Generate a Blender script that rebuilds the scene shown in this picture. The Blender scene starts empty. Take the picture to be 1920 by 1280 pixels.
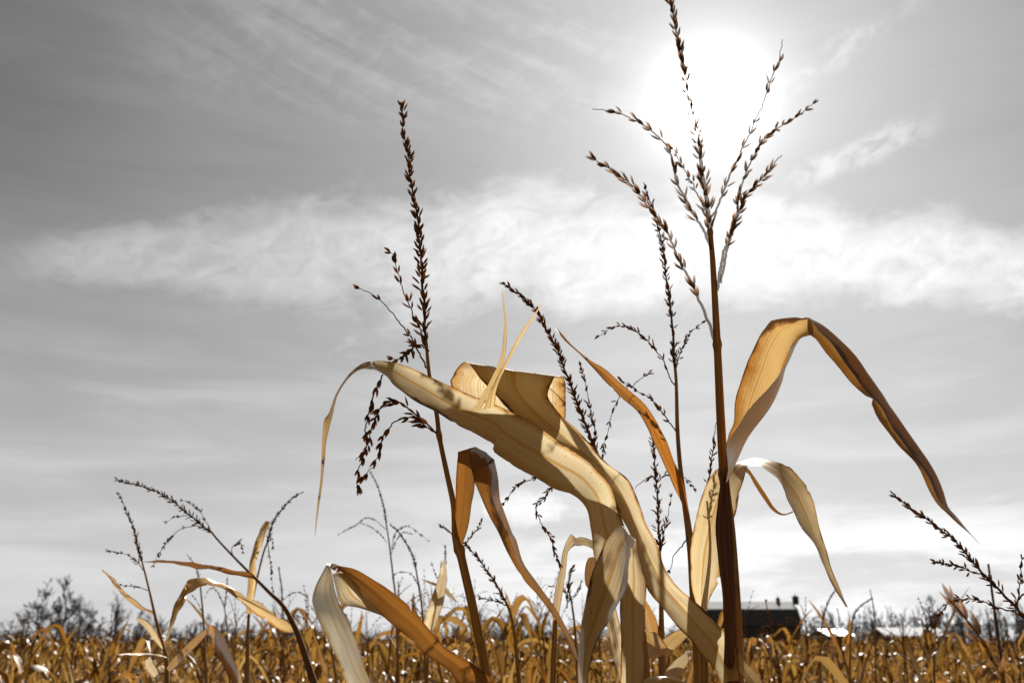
import bpy, math, random
import numpy as np

scene = bpy.context.scene
C = scene.collection
R = math.radians
rng = np.random.default_rng(7)
random.seed(7)

# ------------------------------------------------------------------ camera
EYE = 1.75
LENS, SENSOR = 35.0, 36.0
FPX = 1920.0 * LENS / SENSOR            # focal length in photo pixels
PITCH = math.atan2(565.0, FPX)
cam_data = bpy.data.cameras.new('camera')
cam_data.lens = LENS
cam_data.sensor_width = SENSOR
cam_data.sensor_fit = 'HORIZONTAL'
cam_data.clip_start = 0.05
cam_data.clip_end = 6000
cam_data.dof.use_dof = True
cam_data.dof.focus_distance = 1.55
cam_data.dof.aperture_fstop = 7.5
cam = bpy.data.objects.new('camera', cam_data)
cam.location = (0, 0, EYE)
cam.rotation_euler = (math.pi / 2 + PITCH, 0, 0)
C.objects.link(cam)
scene.camera = cam


def P(px, py, d):
    """A point of the place: photo direction (px, py) met at the distance d straight ahead (world Y)."""
    x = (px - 960.0) / FPX
    y = (640.0 - py) / FPX
    dx, dy, dz = x, math.cos(PITCH) - y * math.sin(PITCH), math.sin(PITCH) + y * math.cos(PITCH)
    t = d / dy
    return np.array([dx * t, dy * t, EYE + dz * t])


# ------------------------------------------------------------------ light
sun_v = P(1333, 190, 1.0) - np.array([0, 0, EYE])
sun_v /= np.linalg.norm(sun_v)
SUN_EL = math.asin(sun_v[2])
SUN_AZ = math.atan2(sun_v[0], sun_v[1])          # clockwise from +Y
EXPO = 1.15
GAIN = 1.0 / 2 ** EXPO

scene.view_settings.view_transform = 'Standard'
scene.view_settings.look = 'None'
scene.view_settings.exposure = EXPO
scene.view_settings.gamma = 1.0
scene.view_settings.use_curve_mapping = False
scene.render.engine = 'CYCLES'
scene.cycles.use_denoising = True
scene.cycles.max_bounces = 10
scene.cycles.diffuse_bounces = 4
scene.cycles.transmission_bounces = 8
scene.cycles.transparent_max_bounces = 40
scene.cycles.sample_clamp_indirect = 4.0
scene.cycles.caustics_reflective = False
scene.cycles.caustics_refractive = False

sun_data = bpy.data.lights.new('sun', 'SUN')
sun_data.energy = 5.0
sun_data.angle = R(0.5)
sun_data.color = (1.0, 0.97, 0.93)
sun = bpy.data.objects.new('sun', sun_data)
sun.rotation_euler = (math.pi / 2 - SUN_EL, 0, math.pi - SUN_AZ)
sun.location = (0, 0, 30)
C.objects.link(sun)


class V:
    """Small expression builder over Math nodes."""
    tree = None

    def __init__(self, s):
        self.s = s

    @staticmethod
    def op(name, *a):
        n = V.tree.nodes.new('ShaderNodeMath')
        n.operation = name
        for i, v in enumerate(a):
            if isinstance(v, V):
                V.tree.links.new(v.s, n.inputs[i])
            else:
                n.inputs[i].default_value = float(v)
        return V(n.outputs[0])

    def __add__(s, o): return V.op('ADD', s, o)
    def __radd__(s, o): return V.op('ADD', s, o)
    def __sub__(s, o): return V.op('SUBTRACT', s, o)
    def __rsub__(s, o): return V.op('SUBTRACT', o, s)
    def __mul__(s, o): return V.op('MULTIPLY', s, o)
    def __rmul__(s, o): return V.op('MULTIPLY', s, o)
    def __truediv__(s, o): return V.op('DIVIDE', s, o)
    def __neg__(s): return V.op('MULTIPLY', s, -1.0)


def vexp(v): return V.op('EXPONENT', v)
def vabs(v): return V.op('ABSOLUTE', v)
def vmax(a, b): return V.op('MAXIMUM', a, b)
def vmin(a, b): return V.op('MINIMUM', a, b)
def vpow(a, b): return V.op('POWER', a, b)


def vstep(v, a, b):
    """smoothstep from a to b (a may exceed b)"""
    n = V.tree.nodes.new('ShaderNodeMapRange')
    n.interpolation_type = 'SMOOTHSTEP'
    V.tree.links.new(v.s, n.inputs['Value'])
    lo, hi, t0, t1 = (a, b, 0.0, 1.0) if a < b else (b, a, 1.0, 0.0)
    n.inputs['From Min'].default_value = lo
    n.inputs['From Max'].default_value = hi
    n.inputs['To Min'].default_value = t0
    n.inputs['To Max'].default_value = t1
    return V(n.outputs['Result'])


def vnoise(x, y, z, scale=1.0, detail=5.0, rough=0.55, distort=0.0):
    c = V.tree.nodes.new('ShaderNodeCombineXYZ')
    for i, v in enumerate((x, y, z)):
        if isinstance(v, V):
            V.tree.links.new(v.s, c.inputs[i])
        else:
            c.inputs[i].default_value = float(v)
    n = V.tree.nodes.new('ShaderNodeTexNoise')
    n.inputs['Scale'].default_value = scale
    n.inputs['Detail'].default_value = detail
    n.inputs['Roughness'].default_value = rough
    n.inputs['Distortion'].default_value = distort
    V.tree.links.new(c.outputs[0], n.inputs['Vector'])
    return V(n.outputs['Fac'])


def build_world():
    w = bpy.data.worlds.new('World')
    scene.world = w
    w.use_nodes = True
    t = w.node_tree
    t.nodes.clear()
    V.tree = t
    tc = t.nodes.new('ShaderNodeTexCoord')
    sep = t.nodes.new('ShaderNodeSeparateXYZ')
    t.links.new(tc.outputs['Generated'], sep.inputs[0])
    x, y, z = (V(sep.outputs[i]) for i in range(3))
    cosang = vmin(x * sun_v[0] + y * sun_v[1] + z * sun_v[2], 1.0)
    th = V.op('ARCCOSINE', cosang) * (180 / math.pi)
    el = V.op('ARCSINE', z) * (180 / math.pi)
    az = V.op('ARCTAN2', x, y) * (180 / math.pi)
    elp = vmax(el, 0.0)

    base = 0.115 + 0.485 * vexp(-th / 18.5)
    base = base - vstep(az, -16.0, -36.0) * 0.04 * vstep(elp, 14.0, 26.0)
    glow = 60.0 * vexp(-(th * th) / 1.75) + 0.62 * vexp(-(th * th) / 11.5) + 0.16 * vexp(-th / 3.0)
    hz = 0.40 * vpow(vmax(1.0 - elp / 26.0, 0.0), 1.25)

    # --- cirrus: coordinates in degrees, streaks lie along azimuth and lean a little
    wob = (vnoise(az, el, 0.0, 0.10, 3.0) - 0.5)
    fine = vnoise(az * 0.55 + el * 0.25, el * 1.35 - az * 0.12, 3.0, 0.42, 9.0, 0.62, 0.6)
    wisp = vnoise(az * 0.5 + el * 0.7, el * 1.1 - az * 0.75, 21.0, 0.62, 9.0, 0.66, 0.9)
    puff = vnoise(az * 0.9, el * 1.15, 9.0, 0.55, 8.0, 0.62, 0.3)
    streak = vnoise(az * 0.13 - el * 0.05, el * 0.75, 5.0, 0.55, 6.0, 0.55, 0.4)
    # broad bank of cloud that crosses the whole view
    az2 = az * az
    mid = 22.2 - 0.0041 * az2 + wob * 1.6
    half = (3.4 - 0.0016 * az2) * (0.55 + 0.45 * vstep(az, -29.0, -8.0))
    rag = vnoise(az * 0.8, el * 0.9 - az * 0.1, 31.0, 0.16, 6.0, 0.6, 0.5)
    dist = vabs((el - mid) / half) + (fine - 0.5) * 1.3 + (wisp - 0.5) * 1.0 + (rag - 0.5) * 1.5
    band = vstep(dist, 1.25, 0.35) * vstep(az, -31.0, -24.0)
    band_amt = band * (0.22 + 0.17 * vstep(az, -20.0, 2.0)) * (0.38 + 0.80 * puff + 1.7 * (wisp - 0.45))
    # thin veil high on the left of the sun
    up = vnoise(az * 0.22 + el * 0.36, el * 0.75 + az * 0.20, 14.0, 0.5, 9.0, 0.66, 0.4)
    veil = vstep(up + (wisp - 0.5) * 0.35, 0.40, 0.66) * vstep(el, 27.5, 30.5) * vstep(az, -27.0, -15.0) * vstep(az, 13.0, 3.0)
    # small torn clouds right of the sun
    small = vstep(wisp, 0.36, 0.62) * vstep(vabs(el - 25.9 - (az - 21.5) * 0.22 + wob * 2.0) + (puff - 0.5) * 1.6, 1.2, 0.2) * vstep(vabs(az - 21.0), 5.5, 1.5)
    small2 = vstep(wisp, 0.40, 0.66) * vstep(vabs(el - 31.6 - (az - 21.0) * 0.42) + (puff - 0.5) * 1.5, 1.3, 0.1) * vstep(vabs(az - 21.5), 7.0, 2.0)
    # streaks and puffs low in the sky
    low = vstep(streak, 0.42, 0.68) * vstep(el, 19.0, 12.0)
    lowr = vstep(streak + (fine - 0.5) * 0.5, 0.34, 0.60) * vstep(el, 9.0, 4.5) * vstep(az, -10.0, 8.0)
    puff_low = vstep((el - 7.3) * (el - 7.3) * 0.8 + (az - 0.8) * (az - 0.8) * 0.16 + (puff - 0.5) * 2.6 + (fine - 0.5) * 1.5, 1.1, 0.3)
    patch = vstep(wisp, 0.45, 0.70) * vstep(vabs(el - 16.2), 1.2, 0.2) * vstep(vabs(az + 9.0), 4.5, 1.0)
    tot = base + glow + hz
    tot = tot + band_amt + veil * 0.10 * (0.5 + 1.1 * fine) + small * 0.24 + small2 * 0.15 + low * 0.08 + lowr * 0.22 + puff_low * 0.22 + patch * 0.12
    tot = tot + (streak - 0.5) * 0.10 + (fine - 0.5) * 0.03
    tot = vmax(tot, 0.03) * GAIN
    em = t.nodes.new('ShaderNodeBackground')
    cc = t.nodes.new('ShaderNodeCombineColor')
    for i in range(3):
        t.links.new(tot.s, cc.inputs[i])
    t.links.new(cc.outputs[0], em.inputs['Color'])
    em.inputs['Strength'].default_value = 1.0
    # the physical sky underneath, taken as grey
    sky = t.nodes.new('ShaderNodeTexSky')
    sky.sky_type = 'NISHITA'
    sky.sun_disc = False
    sky.sun_elevation = SUN_EL
    sky.sun_rotation = SUN_AZ
    bw = t.nodes.new('ShaderNodeRGBToBW')
    t.links.new(sky.outputs[0], bw.inputs[0])
    bg = t.nodes.new('ShaderNodeBackground')
    t.links.new(bw.outputs[0], bg.inputs['Color'])
    bg.inputs['Strength'].default_value = 0.05 * 0.12
    add = t.nodes.new('ShaderNodeAddShader')
    t.links.new(em.outputs[0], add.inputs[0])
    t.links.new(bg.outputs[0], add.inputs[1])
    out = t.nodes.new('ShaderNodeOutputWorld')
    t.links.new(add.outputs[0], out.inputs['Surface'])
    w.cycles.sampling_method = 'MANUAL'
    w.cycles.sample_map_resolution = 1024


build_world()

# ------------------------------------------------------------------ materials
def new_mat(name):
    m = bpy.data.materials.new(name)
    m.use_nodes = True
    t = m.node_tree
    t.nodes.clear()
    V.tree = t
    out = t.nodes.new('ShaderNodeOutputMaterial')
    return m, t, out


def attr(t, name):
    n = t.nodes.new('ShaderNodeAttribute')
    n.attribute_name = name
    return V(n.outputs['Fac'])


def ramp(t, fac, stops):
    n = t.nodes.new('ShaderNodeValToRGB')
    el = n.color_ramp.elements
    while len(el) < len(stops):
        el.new(0.5)
    for e, (p, c) in zip(el, stops):
        e.position = p
        e.color = (*c, 1)
    t.links.new(fac.s, n.inputs[0])
    return n.outputs['Color']


def mixc(t, fac, a, b, mode='MIX'):
    n = t.nodes.new('ShaderNodeMix')
    n.data_type = 'RGBA'
    n.blend_type = mode
    if isinstance(fac, V):
        t.links.new(fac.s, n.inputs[0])
    else:
        n.inputs[0].default_value = fac
    for k, v in ((6, a), (7, b)):
        if isinstance(v, tuple):
            n.inputs[k].default_value = (*v, 1)
        else:
            t.links.new(v, n.inputs[k])
    return n.outputs[2]


def mix_shader(t, fac, a, b):
    n = t.nodes.new('ShaderNodeMixShader')
    if isinstance(fac, V):
        t.links.new(fac.s, n.inputs[0])
    else:
        n.inputs[0].default_value = fac
    t.links.new(a, n.inputs[1])
    t.links.new(b, n.inputs[2])
    return n.outputs[0]


def leaf_material(name, simple=False, pale=(0.265, 0.222, 0.136), gold=(0.205, 0.118, 0.030), refl_a=(0.215, 0.090, 0.008), refl_b=(0.235, 0.122, 0.020),
                  gloss=0.44, burn_amt=1.0, edge=0.90, rib_c=None):
    """Dry maize leaf: thin, light passes through, veins run along it, edges are scorched."""
    rib_c = rib_c or gold
    m, t, out = new_mat(name)
    u, v, hw = attr(t, 'across'), attr(t, 'along'), attr(t, 'half_width')
    oi = t.nodes.new('ShaderNodeObjectInfo')
    rnd = V(oi.outputs['Random'])
    x = u * hw                                              # metres across
    seed = rnd * 37.0
    streak = vnoise(x * 150.0, v * 0.9, seed, 1.0, 3.0, 0.6)
    broad = vnoise(x * 34.0, v * 1.6, seed + 11.0, 1.0, 3.0, 0.5)
    ua = vabs(u)
    if simple:
        blotch = broad
        burn = vstep(ua + (broad - 0.5) * 0.5, 0.93, 1.05) * burn_amt
        vein = streak
        fib = streak
    else:
        jit = vnoise(x * 140.0, v * 0.5, seed + 5.0, 1.0, 2.0, 0.5)
        saw = V.op('FRACT', x * 225.0 + jit * 0.45 + rnd * 5.0)
        vein = vstep(vabs(saw - 0.5), 0.13, 0.02) * (0.35 + 0.9 * streak)
        fib = vnoise(x * 1500.0, v * 5.0, seed + 15.0, 1.0, 2.0, 0.5)
        blotch = vnoise(x * 60.0, v * 45.0, seed + 3.0, 1.0, 4.0, 0.6)
        patch = vnoise(v * 7.0, vstep(u, -0.1, 0.1) * 3.0, seed + 40.0, 1.0, 2.0, 0.5)
        burn = vstep(ua + (blotch - 0.5) * 0.50 + (patch - 0.5) * 0.75, edge, edge + 0.13) * burn_amt
        spots = vstep(vnoise(x * 260.0, v * 150.0, seed + 8.0, 1.0, 2.0, 0.5), 0.70, 0.76)
        scar = vstep(vnoise(x * 90.0, v * 12.0, seed + 21.0, 1.0, 4.0, 0.65), 0.675, 0.73)
        burn = vmin(burn + vstep(ua, 0.955, 0.99) * 0.75 * burn_amt, 1.0)
        burn = vmin(burn + spots * 0.65 + scar * 0.8 * burn_amt, 1.0)
    rib = vstep(ua, 0.095, 0.05)
    tint = oi.outputs['Color']
    k = vstep(broad + (streak - 0.5) * 0.9, *((0.36, 0.66) if simple else (0.44, 0.74)))
    line = vmin(vein + vstep(fib, 0.55, 0.75) * 0.35, 1.0)
    trans = mixc(t, k, pale, gold)
    trans = mixc(t, line * (0.3 if simple else 0.62), trans, (0.085, 0.046, 0.012))
    trans = mixc(t, rib * 0.85, trans, tuple(q * 0.97 for q in rib_c))
    trans = mixc(t, vstep(ua + (blotch - 0.5) * 0.45, 0.70, 0.98) * 0.85 * burn_amt, trans, (rib_c[0] * 0.75, rib_c[1] * 0.6, rib_c[2] * 0.3))
    trans = mixc(t, burn, trans, (0.03, 0.013, 0.005))
    refl = mixc(t, k, refl_b, refl_a)
    refl = mixc(t, line * 0.5, refl, (0.17, 0.08, 0.02))
    refl = mixc(t, burn, refl, (0.035, 0.018, 0.008))
    trans = mixc(t, 1.0, trans, tint, 'MULTIPLY')
    refl = mixc(t, 1.0, refl, tint, 'MULTIPLY')
    dif = t.nodes.new('ShaderNodeBsdfDiffuse')
    tra = t.nodes.new('ShaderNodeBsdfTranslucent')
    glo = t.nodes.new('ShaderNodeBsdfGlossy')
    glo.inputs['Roughness'].default_value = gloss
    glo.inputs['Color'].default_value = (0.95, 0.93, 0.88, 1)
    t.links.new(refl, dif.inputs['Color'])
    t.links.new(trans, tra.inputs['Color'])
    if not simple:
        b = t.nodes.new('ShaderNodeBump')
        b.inputs['Strength'].default_value = 0.35
        b.inputs['Distance'].default_value = 0.0006
        hgt = vein * 0.5 + streak * 1.4 + broad
        t.links.new(hgt.s, b.inputs['Height'])
        for n in (dif, tra, glo):
            t.links.new(b.outputs[0], n.inputs['Normal'])
    body = t.nodes.new('ShaderNodeAddShader')
    t.links.new(dif.outputs[0], body.inputs[0])
    t.links.new(tra.outputs[0], body.inputs[1])
    fr = t.nodes.new('ShaderNodeFresnel')
    fr.inputs['IOR'].default_value = 1.42
    sh = mix_shader(t, V(fr.outputs[0]) * (0.09 if simple else 0.40), body.outputs[0], glo.outputs[0])
    t.links.new(sh, out.inputs['Surface'])
    return m


def stalk_material(name, col_a, col_b, rough=0.7, spec=0.06):
    m, t, out = new_mat(name)
    u, v = attr(t, 'across'), attr(t, 'along')
    oi = t.nodes.new('ShaderNodeObjectInfo')
    seed = V(oi.outputs['Random']) * 31.0
    ang = u * math.pi
    st = vnoise(V.op('COSINE', ang) * 4.0, V.op('SINE', ang) * 4.0, v * 5.0 + seed, 1.0, 4.0, 0.6)
    bl = vnoise(V.op('COSINE', ang) * 0.8, V.op('SINE', ang) * 0.8, v * 22.0 + seed, 1.0, 4.0, 0.6)
    c = mixc(t, vstep(st, 0.35, 0.65), col_a, col_b)
    c = mixc(t, vstep(bl, 0.55, 0.75) * 0.7, c, (0.035, 0.016, 0.009))
    c = mixc(t, 1.0, c, oi.outputs['Color'], 'MULTIPLY')
    p = t.nodes.new('ShaderNodeBsdfPrincipled')
    t.links.new(c, p.inputs['Base Color'])
    p.inputs['Roughness'].default_value = rough
    p.inputs['Specular IOR Level'].default_value = spec
    b = t.nodes.new('ShaderNodeBump')
    b.inputs['Strength'].default_value = 0.5
    b.inputs['Distance'].default_value = 0.0005
    t.links.new(st.s, b.inputs['Height'])
    t.links.new(b.outputs[0], p.inputs['Normal'])
    t.links.new(p.outputs[0], out.inputs['Surface'])
    return m


def husk_material(name, dark=(0.075, 0.040, 0.020), warm=(0.24, 0.11, 0.03), forward=0.16, t_dark=(0.05, 0.018, 0.006), t_warm=(0.42, 0.17, 0.04)):
    """Papery tassel husks: dark in the body, warm where light comes through, partly see-through."""
    m, t, out = new_mat(name)
    v = attr(t, 'across')
    seedv = attr(t, 'along')
    oi = t.nodes.new('ShaderNodeObjectInfo')
    n = vnoise(seedv * 7.3, V(oi.outputs['Random']) * 20.0, 0.0, 1.0, 1.0)
    k = vstep(n + v * 0.35, 0.45, 0.85)
    c = mixc(t, k, dark, warm)
    dif = t.nodes.new('ShaderNodeBsdfDiffuse')
    tra = t.nodes.new('ShaderNodeBsdfTranslucent')
    t.links.new(c, dif.inputs['Color'])
    ct = mixc(t, k, t_dark, t_warm)
    t.links.new(ct, tra.inputs['Color'])
    s = mix_shader(t, 0.45, dif.outputs[0], tra.outputs[0])
    ref = t.nodes.new('ShaderNodeBsdfTransparent')
    ref.inputs['Color'].default_value = (1.0, 0.98, 0.95, 1)
    s = mix_shader(t, forward, s, ref.outputs[0])
    t.links.new(s, out.inputs['Surface'])
    return m


M_LEAF = leaf_material('dry_leaf', gold=(0.238, 0.178, 0.092), rib_c=(0.20, 0.110, 0.024), refl_a=(0.215, 0.098, 0.010))
M_LEAF_GOLD = leaf_material('dry_leaf_gold', pale=(0.20, 0.135, 0.055), gold=(0.155, 0.070, 0.010))
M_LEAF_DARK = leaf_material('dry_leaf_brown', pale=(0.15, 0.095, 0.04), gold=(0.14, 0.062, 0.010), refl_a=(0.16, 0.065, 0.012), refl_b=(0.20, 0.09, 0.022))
M_LEAF_RUST_SHADE = leaf_material('dry_leaf_rust_shade', pale=(0.085, 0.034, 0.006), gold=(0.070, 0.024, 0.003), refl_a=(0.115, 0.040, 0.003), refl_b=(0.135, 0.055, 0.007))  # orange-brown leaf, with the shade on the folded blades coloured in
M_LEAF_GREY = leaf_material('dry_leaf_grey_lit', pale=(0.17, 0.150, 0.105), gold=(0.14, 0.098, 0.045), refl_a=(0.19, 0.13, 0.06), refl_b=(0.22, 0.17, 0.10))  # hanging half of the low leaf, the way light falls there put into colour
M_LEAF_SCORCHED = leaf_material('dry_leaf_scorched', pale=(0.17, 0.115, 0.050), gold=(0.15, 0.080, 0.015), refl_a=(0.12, 0.050, 0.010), refl_b=(0.14, 0.070, 0.018), edge=0.84)
M_LEAF_FAR = leaf_material('dry_leaf_field', simple=True, pale=(0.130, 0.082, 0.026), gold=(0.115, 0.054, 0.006), refl_a=(0.125, 0.055, 0.005), refl_b=(0.165, 0.082, 0.012), gloss=0.50, burn_amt=0.6)
M_STALK = stalk_material('dry_stalk', (0.16, 0.080, 0.026), (0.30, 0.165, 0.055))
M_SHEATH = stalk_material('red_brown_sheath', (0.040, 0.014, 0.007), (0.150, 0.058, 0.022), 0.7, 0.12)
M_RACHIS = stalk_material('tassel_stem', (0.06, 0.030, 0.016), (0.10, 0.052, 0.025), 0.75, 0.08)
M_HUSK = husk_material('tassel_husk', forward=0.04)
M_HUSK_THIN = husk_material('papery_tassel_husk', forward=0.42, t_dark=(0.06, 0.03, 0.014), t_warm=(0.42, 0.20, 0.06))  # papery husk made more see-through, standing in for glare around the sun
M_STEM_THIN = husk_material('glare_tassel_stem', dark=(0.07, 0.036, 0.02), warm=(0.10, 0.05, 0.022), forward=0.42, t_dark=(0.05, 0.03, 0.015), t_warm=(0.12, 0.07, 0.03))  # stem made see-through to imitate sun glare washing it out
M_HUSK_FAR = husk_material('tassel_husk_field', dark=(0.09, 0.045, 0.016), warm=(0.27, 0.125, 0.03), forward=0.03)


# ------------------------------------------------------------------ mesh building
class MB:
    """Quads with three point attributes, collected and linked as ONE mesh object."""

    def __init__(self):
        self.v, self.f, self.a, self.m, self.n = [], [], [], [], 0

    def add(self, verts, quads, a, mat=0):
        verts = np.asarray(verts, float).reshape(-1, 3)
        self.v.append(verts)
        self.f.append(np.asarray(quads, np.int64).reshape(-1, 4) + self.n)
        self.a.append(np.asarray(a, float).reshape(-1, 3))
        self.m.append(np.full(len(self.f[-1]), mat, np.int32))
        self.n += len(verts)

    def grid(self, pts, a, mat=0, closed=False):
        """pts (N, M, 3); quads between rows, wrapping across when closed"""
        N, M = pts.shape[:2]
        i = np.arange(N - 1)[:, None]
        j = np.arange(M if closed else M - 1)[None, :]
        j2 = (j + 1) % M
        q = np.stack(np.broadcast_arrays(i * M + j, i * M + j2, (i + 1) * M + j2, (i + 1) * M + j), -1)
        self.add(pts.reshape(-1, 3), q.reshape(-1, 4), a.reshape(-1, 3), mat)

    def arrays(self):
        return np.concatenate(self.v), np.concatenate(self.f), np.concatenate(self.a), np.concatenate(self.m)

    def mesh(self, name, mats, origin=(0, 0, 0), smooth=True):
        return mesh_from(name, *self.arrays(), mats, origin, smooth)

    def obj(self, name, mats, parent=None, origin=None, color=None, smooth=True):
        if origin is None:
            origin = tuple(parent_world(parent)) if parent else (0, 0, 0)
        o = bpy.data.objects.new(name, self.mesh(name, mats, origin, smooth))
        C.objects.link(o)
        if parent:
            o.parent = parent
        else:
            o.location = origin
        if color:
            o.color = (*color, 1)
        return o


def parent_world(o):
    p = np.zeros(3)
    while o is not None:
        p += np.array(o.location)
        o = o.parent
    return p


def mesh_from(name, v, f, a, m, mats, origin=(0, 0, 0), smooth=True):
    me = bpy.data.meshes.new(name)
    v = (v - np.array(origin)).astype(np.float32)
    me.vertices.add(len(v))
    me.vertices.foreach_set('co', v.ravel())
    me.loops.add(len(f) * 4)
    me.loops.foreach_set('vertex_index', f.astype(np.int32).ravel())
    me.polygons.add(len(f))
    me.polygons.foreach_set('loop_start', np.arange(0, len(f) * 4, 4, dtype=np.int32))
    for k, nm in enumerate(('across', 'along', 'half_width')):
        at = me.attributes.new(nm, 'FLOAT', 'POINT')
        at.data.foreach_set('value', a[:, k].astype(np.float32))
    for mt in (mats if isinstance(mats, (list, tuple)) else [mats]):
        me.materials.append(mt)
    me.polygons.foreach_set('material_index', m.astype(np.int32))
    me.polygons.foreach_set('use_smooth', np.full(len(f), smooth, bool))
    me.update(calc_edges=True)
    return me


def unit(v):
    return v / np.maximum(np.linalg.norm(v, axis=-1, keepdims=True), 1e-9)


def catmull(p, n):
    """n points along a Catmull-Rom curve through p, evenly spread by arc length"""
    p = np.asarray(p, float)
    if len(p) == 2:
        return p[0] + (p[1] - p[0]) * np.linspace(0, 1, n)[:, None]
    q = np.vstack([2 * p[0] - p[1], p, 2 * p[-1] - p[-2]])
    out = []
    for i in range(1, len(q) - 2):
        t = np.linspace(0, 1, 17)[:-1, None]
        p0, p1, p2, p3 = q[i - 1], q[i], q[i + 1], q[i + 2]
        out.append(0.5 * (2 * p1 + (p2 - p0) * t + (2 * p0 - 5 * p1 + 4 * p2 - p3) * t ** 2 + (3 * p1 - p0 - 3 * p2 + p3) * t ** 3))
    out.append(p[-1:])
    d = np.vstack(out)
    s = np.concatenate([[0], np.cumsum(np.linalg.norm(np.diff(d, axis=0), axis=1))])
    t = np.linspace(0, s[-1], n)
    return np.stack([np.interp(t, s, d[:, k]) for k in range(d.shape[1])], 1)


def frames(c):
    tan = unit(np.gradient(c, axis=0))
    up = np.array([0.0, 0.0, 1.0]) if abs(tan[0][2]) < 0.9 else np.array([1.0, 0.0, 0.0])
    n = np.zeros_like(c)
    a = unit(np.cross(tan[0], up))
    for i in range(len(c)):
        a = unit(a - tan[i] * np.dot(a, tan[i]))
        n[i] = a
    return tan, n, np.cross(tan, n)


def tube(mb, c, r, sides=8, mat=0, nodes=()):
    """round stem along c with radius r (number or array); nodes are fractions where it swells"""
    c = np.asarray(c, float)
    tan, n, b = frames(c)
    r = np.broadcast_to(np.asarray(r, float), (len(c),)).copy()
    s = np.linspace(0, 1, len(c))
    for k in nodes:
        r *= 1 + 0.28 * np.exp(-((s - k) / 0.012) ** 2)
    th = np.linspace(0, 2 * math.pi, sides, endpoint=False)
    pts = c[:, None] + r[:, None, None] * (np.cos(th)[None, :, None] * n[:, None] + np.sin(th)[None, :, None] * b[:, None])
    L = np.concatenate([[0], np.cumsum(np.linalg.norm(np.diff(c, axis=0), axis=1))])
    a = np.stack(np.broadcast_arrays(th[None, :] / math.pi - 1, L[:, None], r[:, None]), -1)
    mb.grid(pts, a, mat, closed=True)


SPINDLE = np.array([[0.0, 0.10], [0.14, 0.72], [0.38, 1.0], [0.66, 0.74], [0.88, 0.28], [1.0, 0.02]])
SPINDLE_LOW = np.array([[0.0, 0.15], [0.4, 1.0], [1.0, 0.03]])


def husk(mb, p, d, L, r, prof=SPINDLE, sides=5, mat=1, flat=0.62, seed=0.0, bend=0.0, side=None):
    """one pointed spikelet from p along d"""
    d = unit(d)
    ref = side if side is not None else np.array([0.31, 0.2, 0.93])
    n = unit(np.cross(d, ref))
    b = np.cross(d, n)
    th = np.linspace(0, 2 * math.pi, sides, endpoint=False)
    t = prof[:, 0]
    ctr = p + d * (t * L)[:, None] + n * (bend * L * t ** 2)[:, None]
    rad = prof[:, 1] * r
    pts = ctr[:, None] + rad[:, None, None] * (np.cos(th)[None, :, None] * n + flat * np.sin(th)[None, :, None] * b)
    a = np.stack(np.broadcast_arrays(t[:, None], np.full((1, 1), seed), np.full((1, 1), r)), -1)
    a = np.broadcast_to(a, (len(t), sides, 3))
    mb.grid(pts, a, mat, closed=True)


def spike(mb, c, r0, r1, gap, L, w, angle=26, start=0.0, lod=0, rg=rng, droop=0.0, fill=1.0, stem=1.0):
    """a tassel branch: thin stem along c, spikelets in pairs along it"""
    c = np.asarray(c, float).copy()
    if lod == 0:
        wob = np.cumsum(rg.normal(0, 1, c.shape), 0)
        wob -= np.linspace(0, 1, len(c))[:, None] * wob[-1]
        c += wob * 0.00065
    tube(mb, c, np.linspace(r0, r1, len(c)), 6 if lod == 0 else (4 if lod == 1 else 3), 0)
    tan, n, b = frames(c)
    S = np.concatenate([[0], np.cumsum(np.linalg.norm(np.diff(c, axis=0), axis=1))])
    s = S[-1] * start
    k = 0
    while s < S[-1] * 1.0:
        i = min(int(np.searchsorted(S, s)), len(c) - 1)
        f = s / S[-1]
        if rg.random() < fill:
            for q in range(2):
                phi = k * 2.399 + q * math.pi + rg.normal(0, 0.35)
                rad = math.cos(phi) * n[i] + math.sin(phi) * b[i]
                an = R(angle * rg.uniform(0.45, 1.5)) * (1.0 - 0.45 * f)
                d = tan[i] * math.cos(an) + rad * math.sin(an)
                d = d + np.array([0, 0, -droop * rg.uniform(0.3, 1.2)])
                l = L * rg.uniform(0.78, 1.15) * (1 - 0.25 * f)
                wd = w * rg.uniform(0.8, 1.15)
                base = c[i] + rad * (r0 + (r1 - r0) * f) * 0.7
                if lod == 0:
                    base = base + d * l * rg.uniform(0.0, 0.22)
                    husk(mb, base, d, l, wd, SPINDLE, 5, 1, 0.6, rg.random() * 10, rg.normal(0, 0.06), rad)
                    if rg.random() < 0.75:     # the second glume, gaping at the tip
                        d2 = unit(d) + rad * rg.uniform(0.10, 0.26)
                        husk(mb, base, d2, l * rg.uniform(0.75, 1.0), wd * 0.62, SPINDLE, 5, 1, 0.5, rg.random() * 10, 0.05, rad)
                elif lod == 1:
                    husk(mb, base, d, l, wd, SPINDLE_LOW, 4, 1, 0.6, rg.random() * 10, 0, rad)
                else:
                    husk(mb, base, d, l, wd, SPINDLE_LOW, 3, 1, 0.6, rg.random() * 10, 0, rad)
        s += gap * rg.uniform(0.55, 1.5) * (2.4 if lod == 0 and rg.random() < 0.06 else 1.0)
        k += 1


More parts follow.
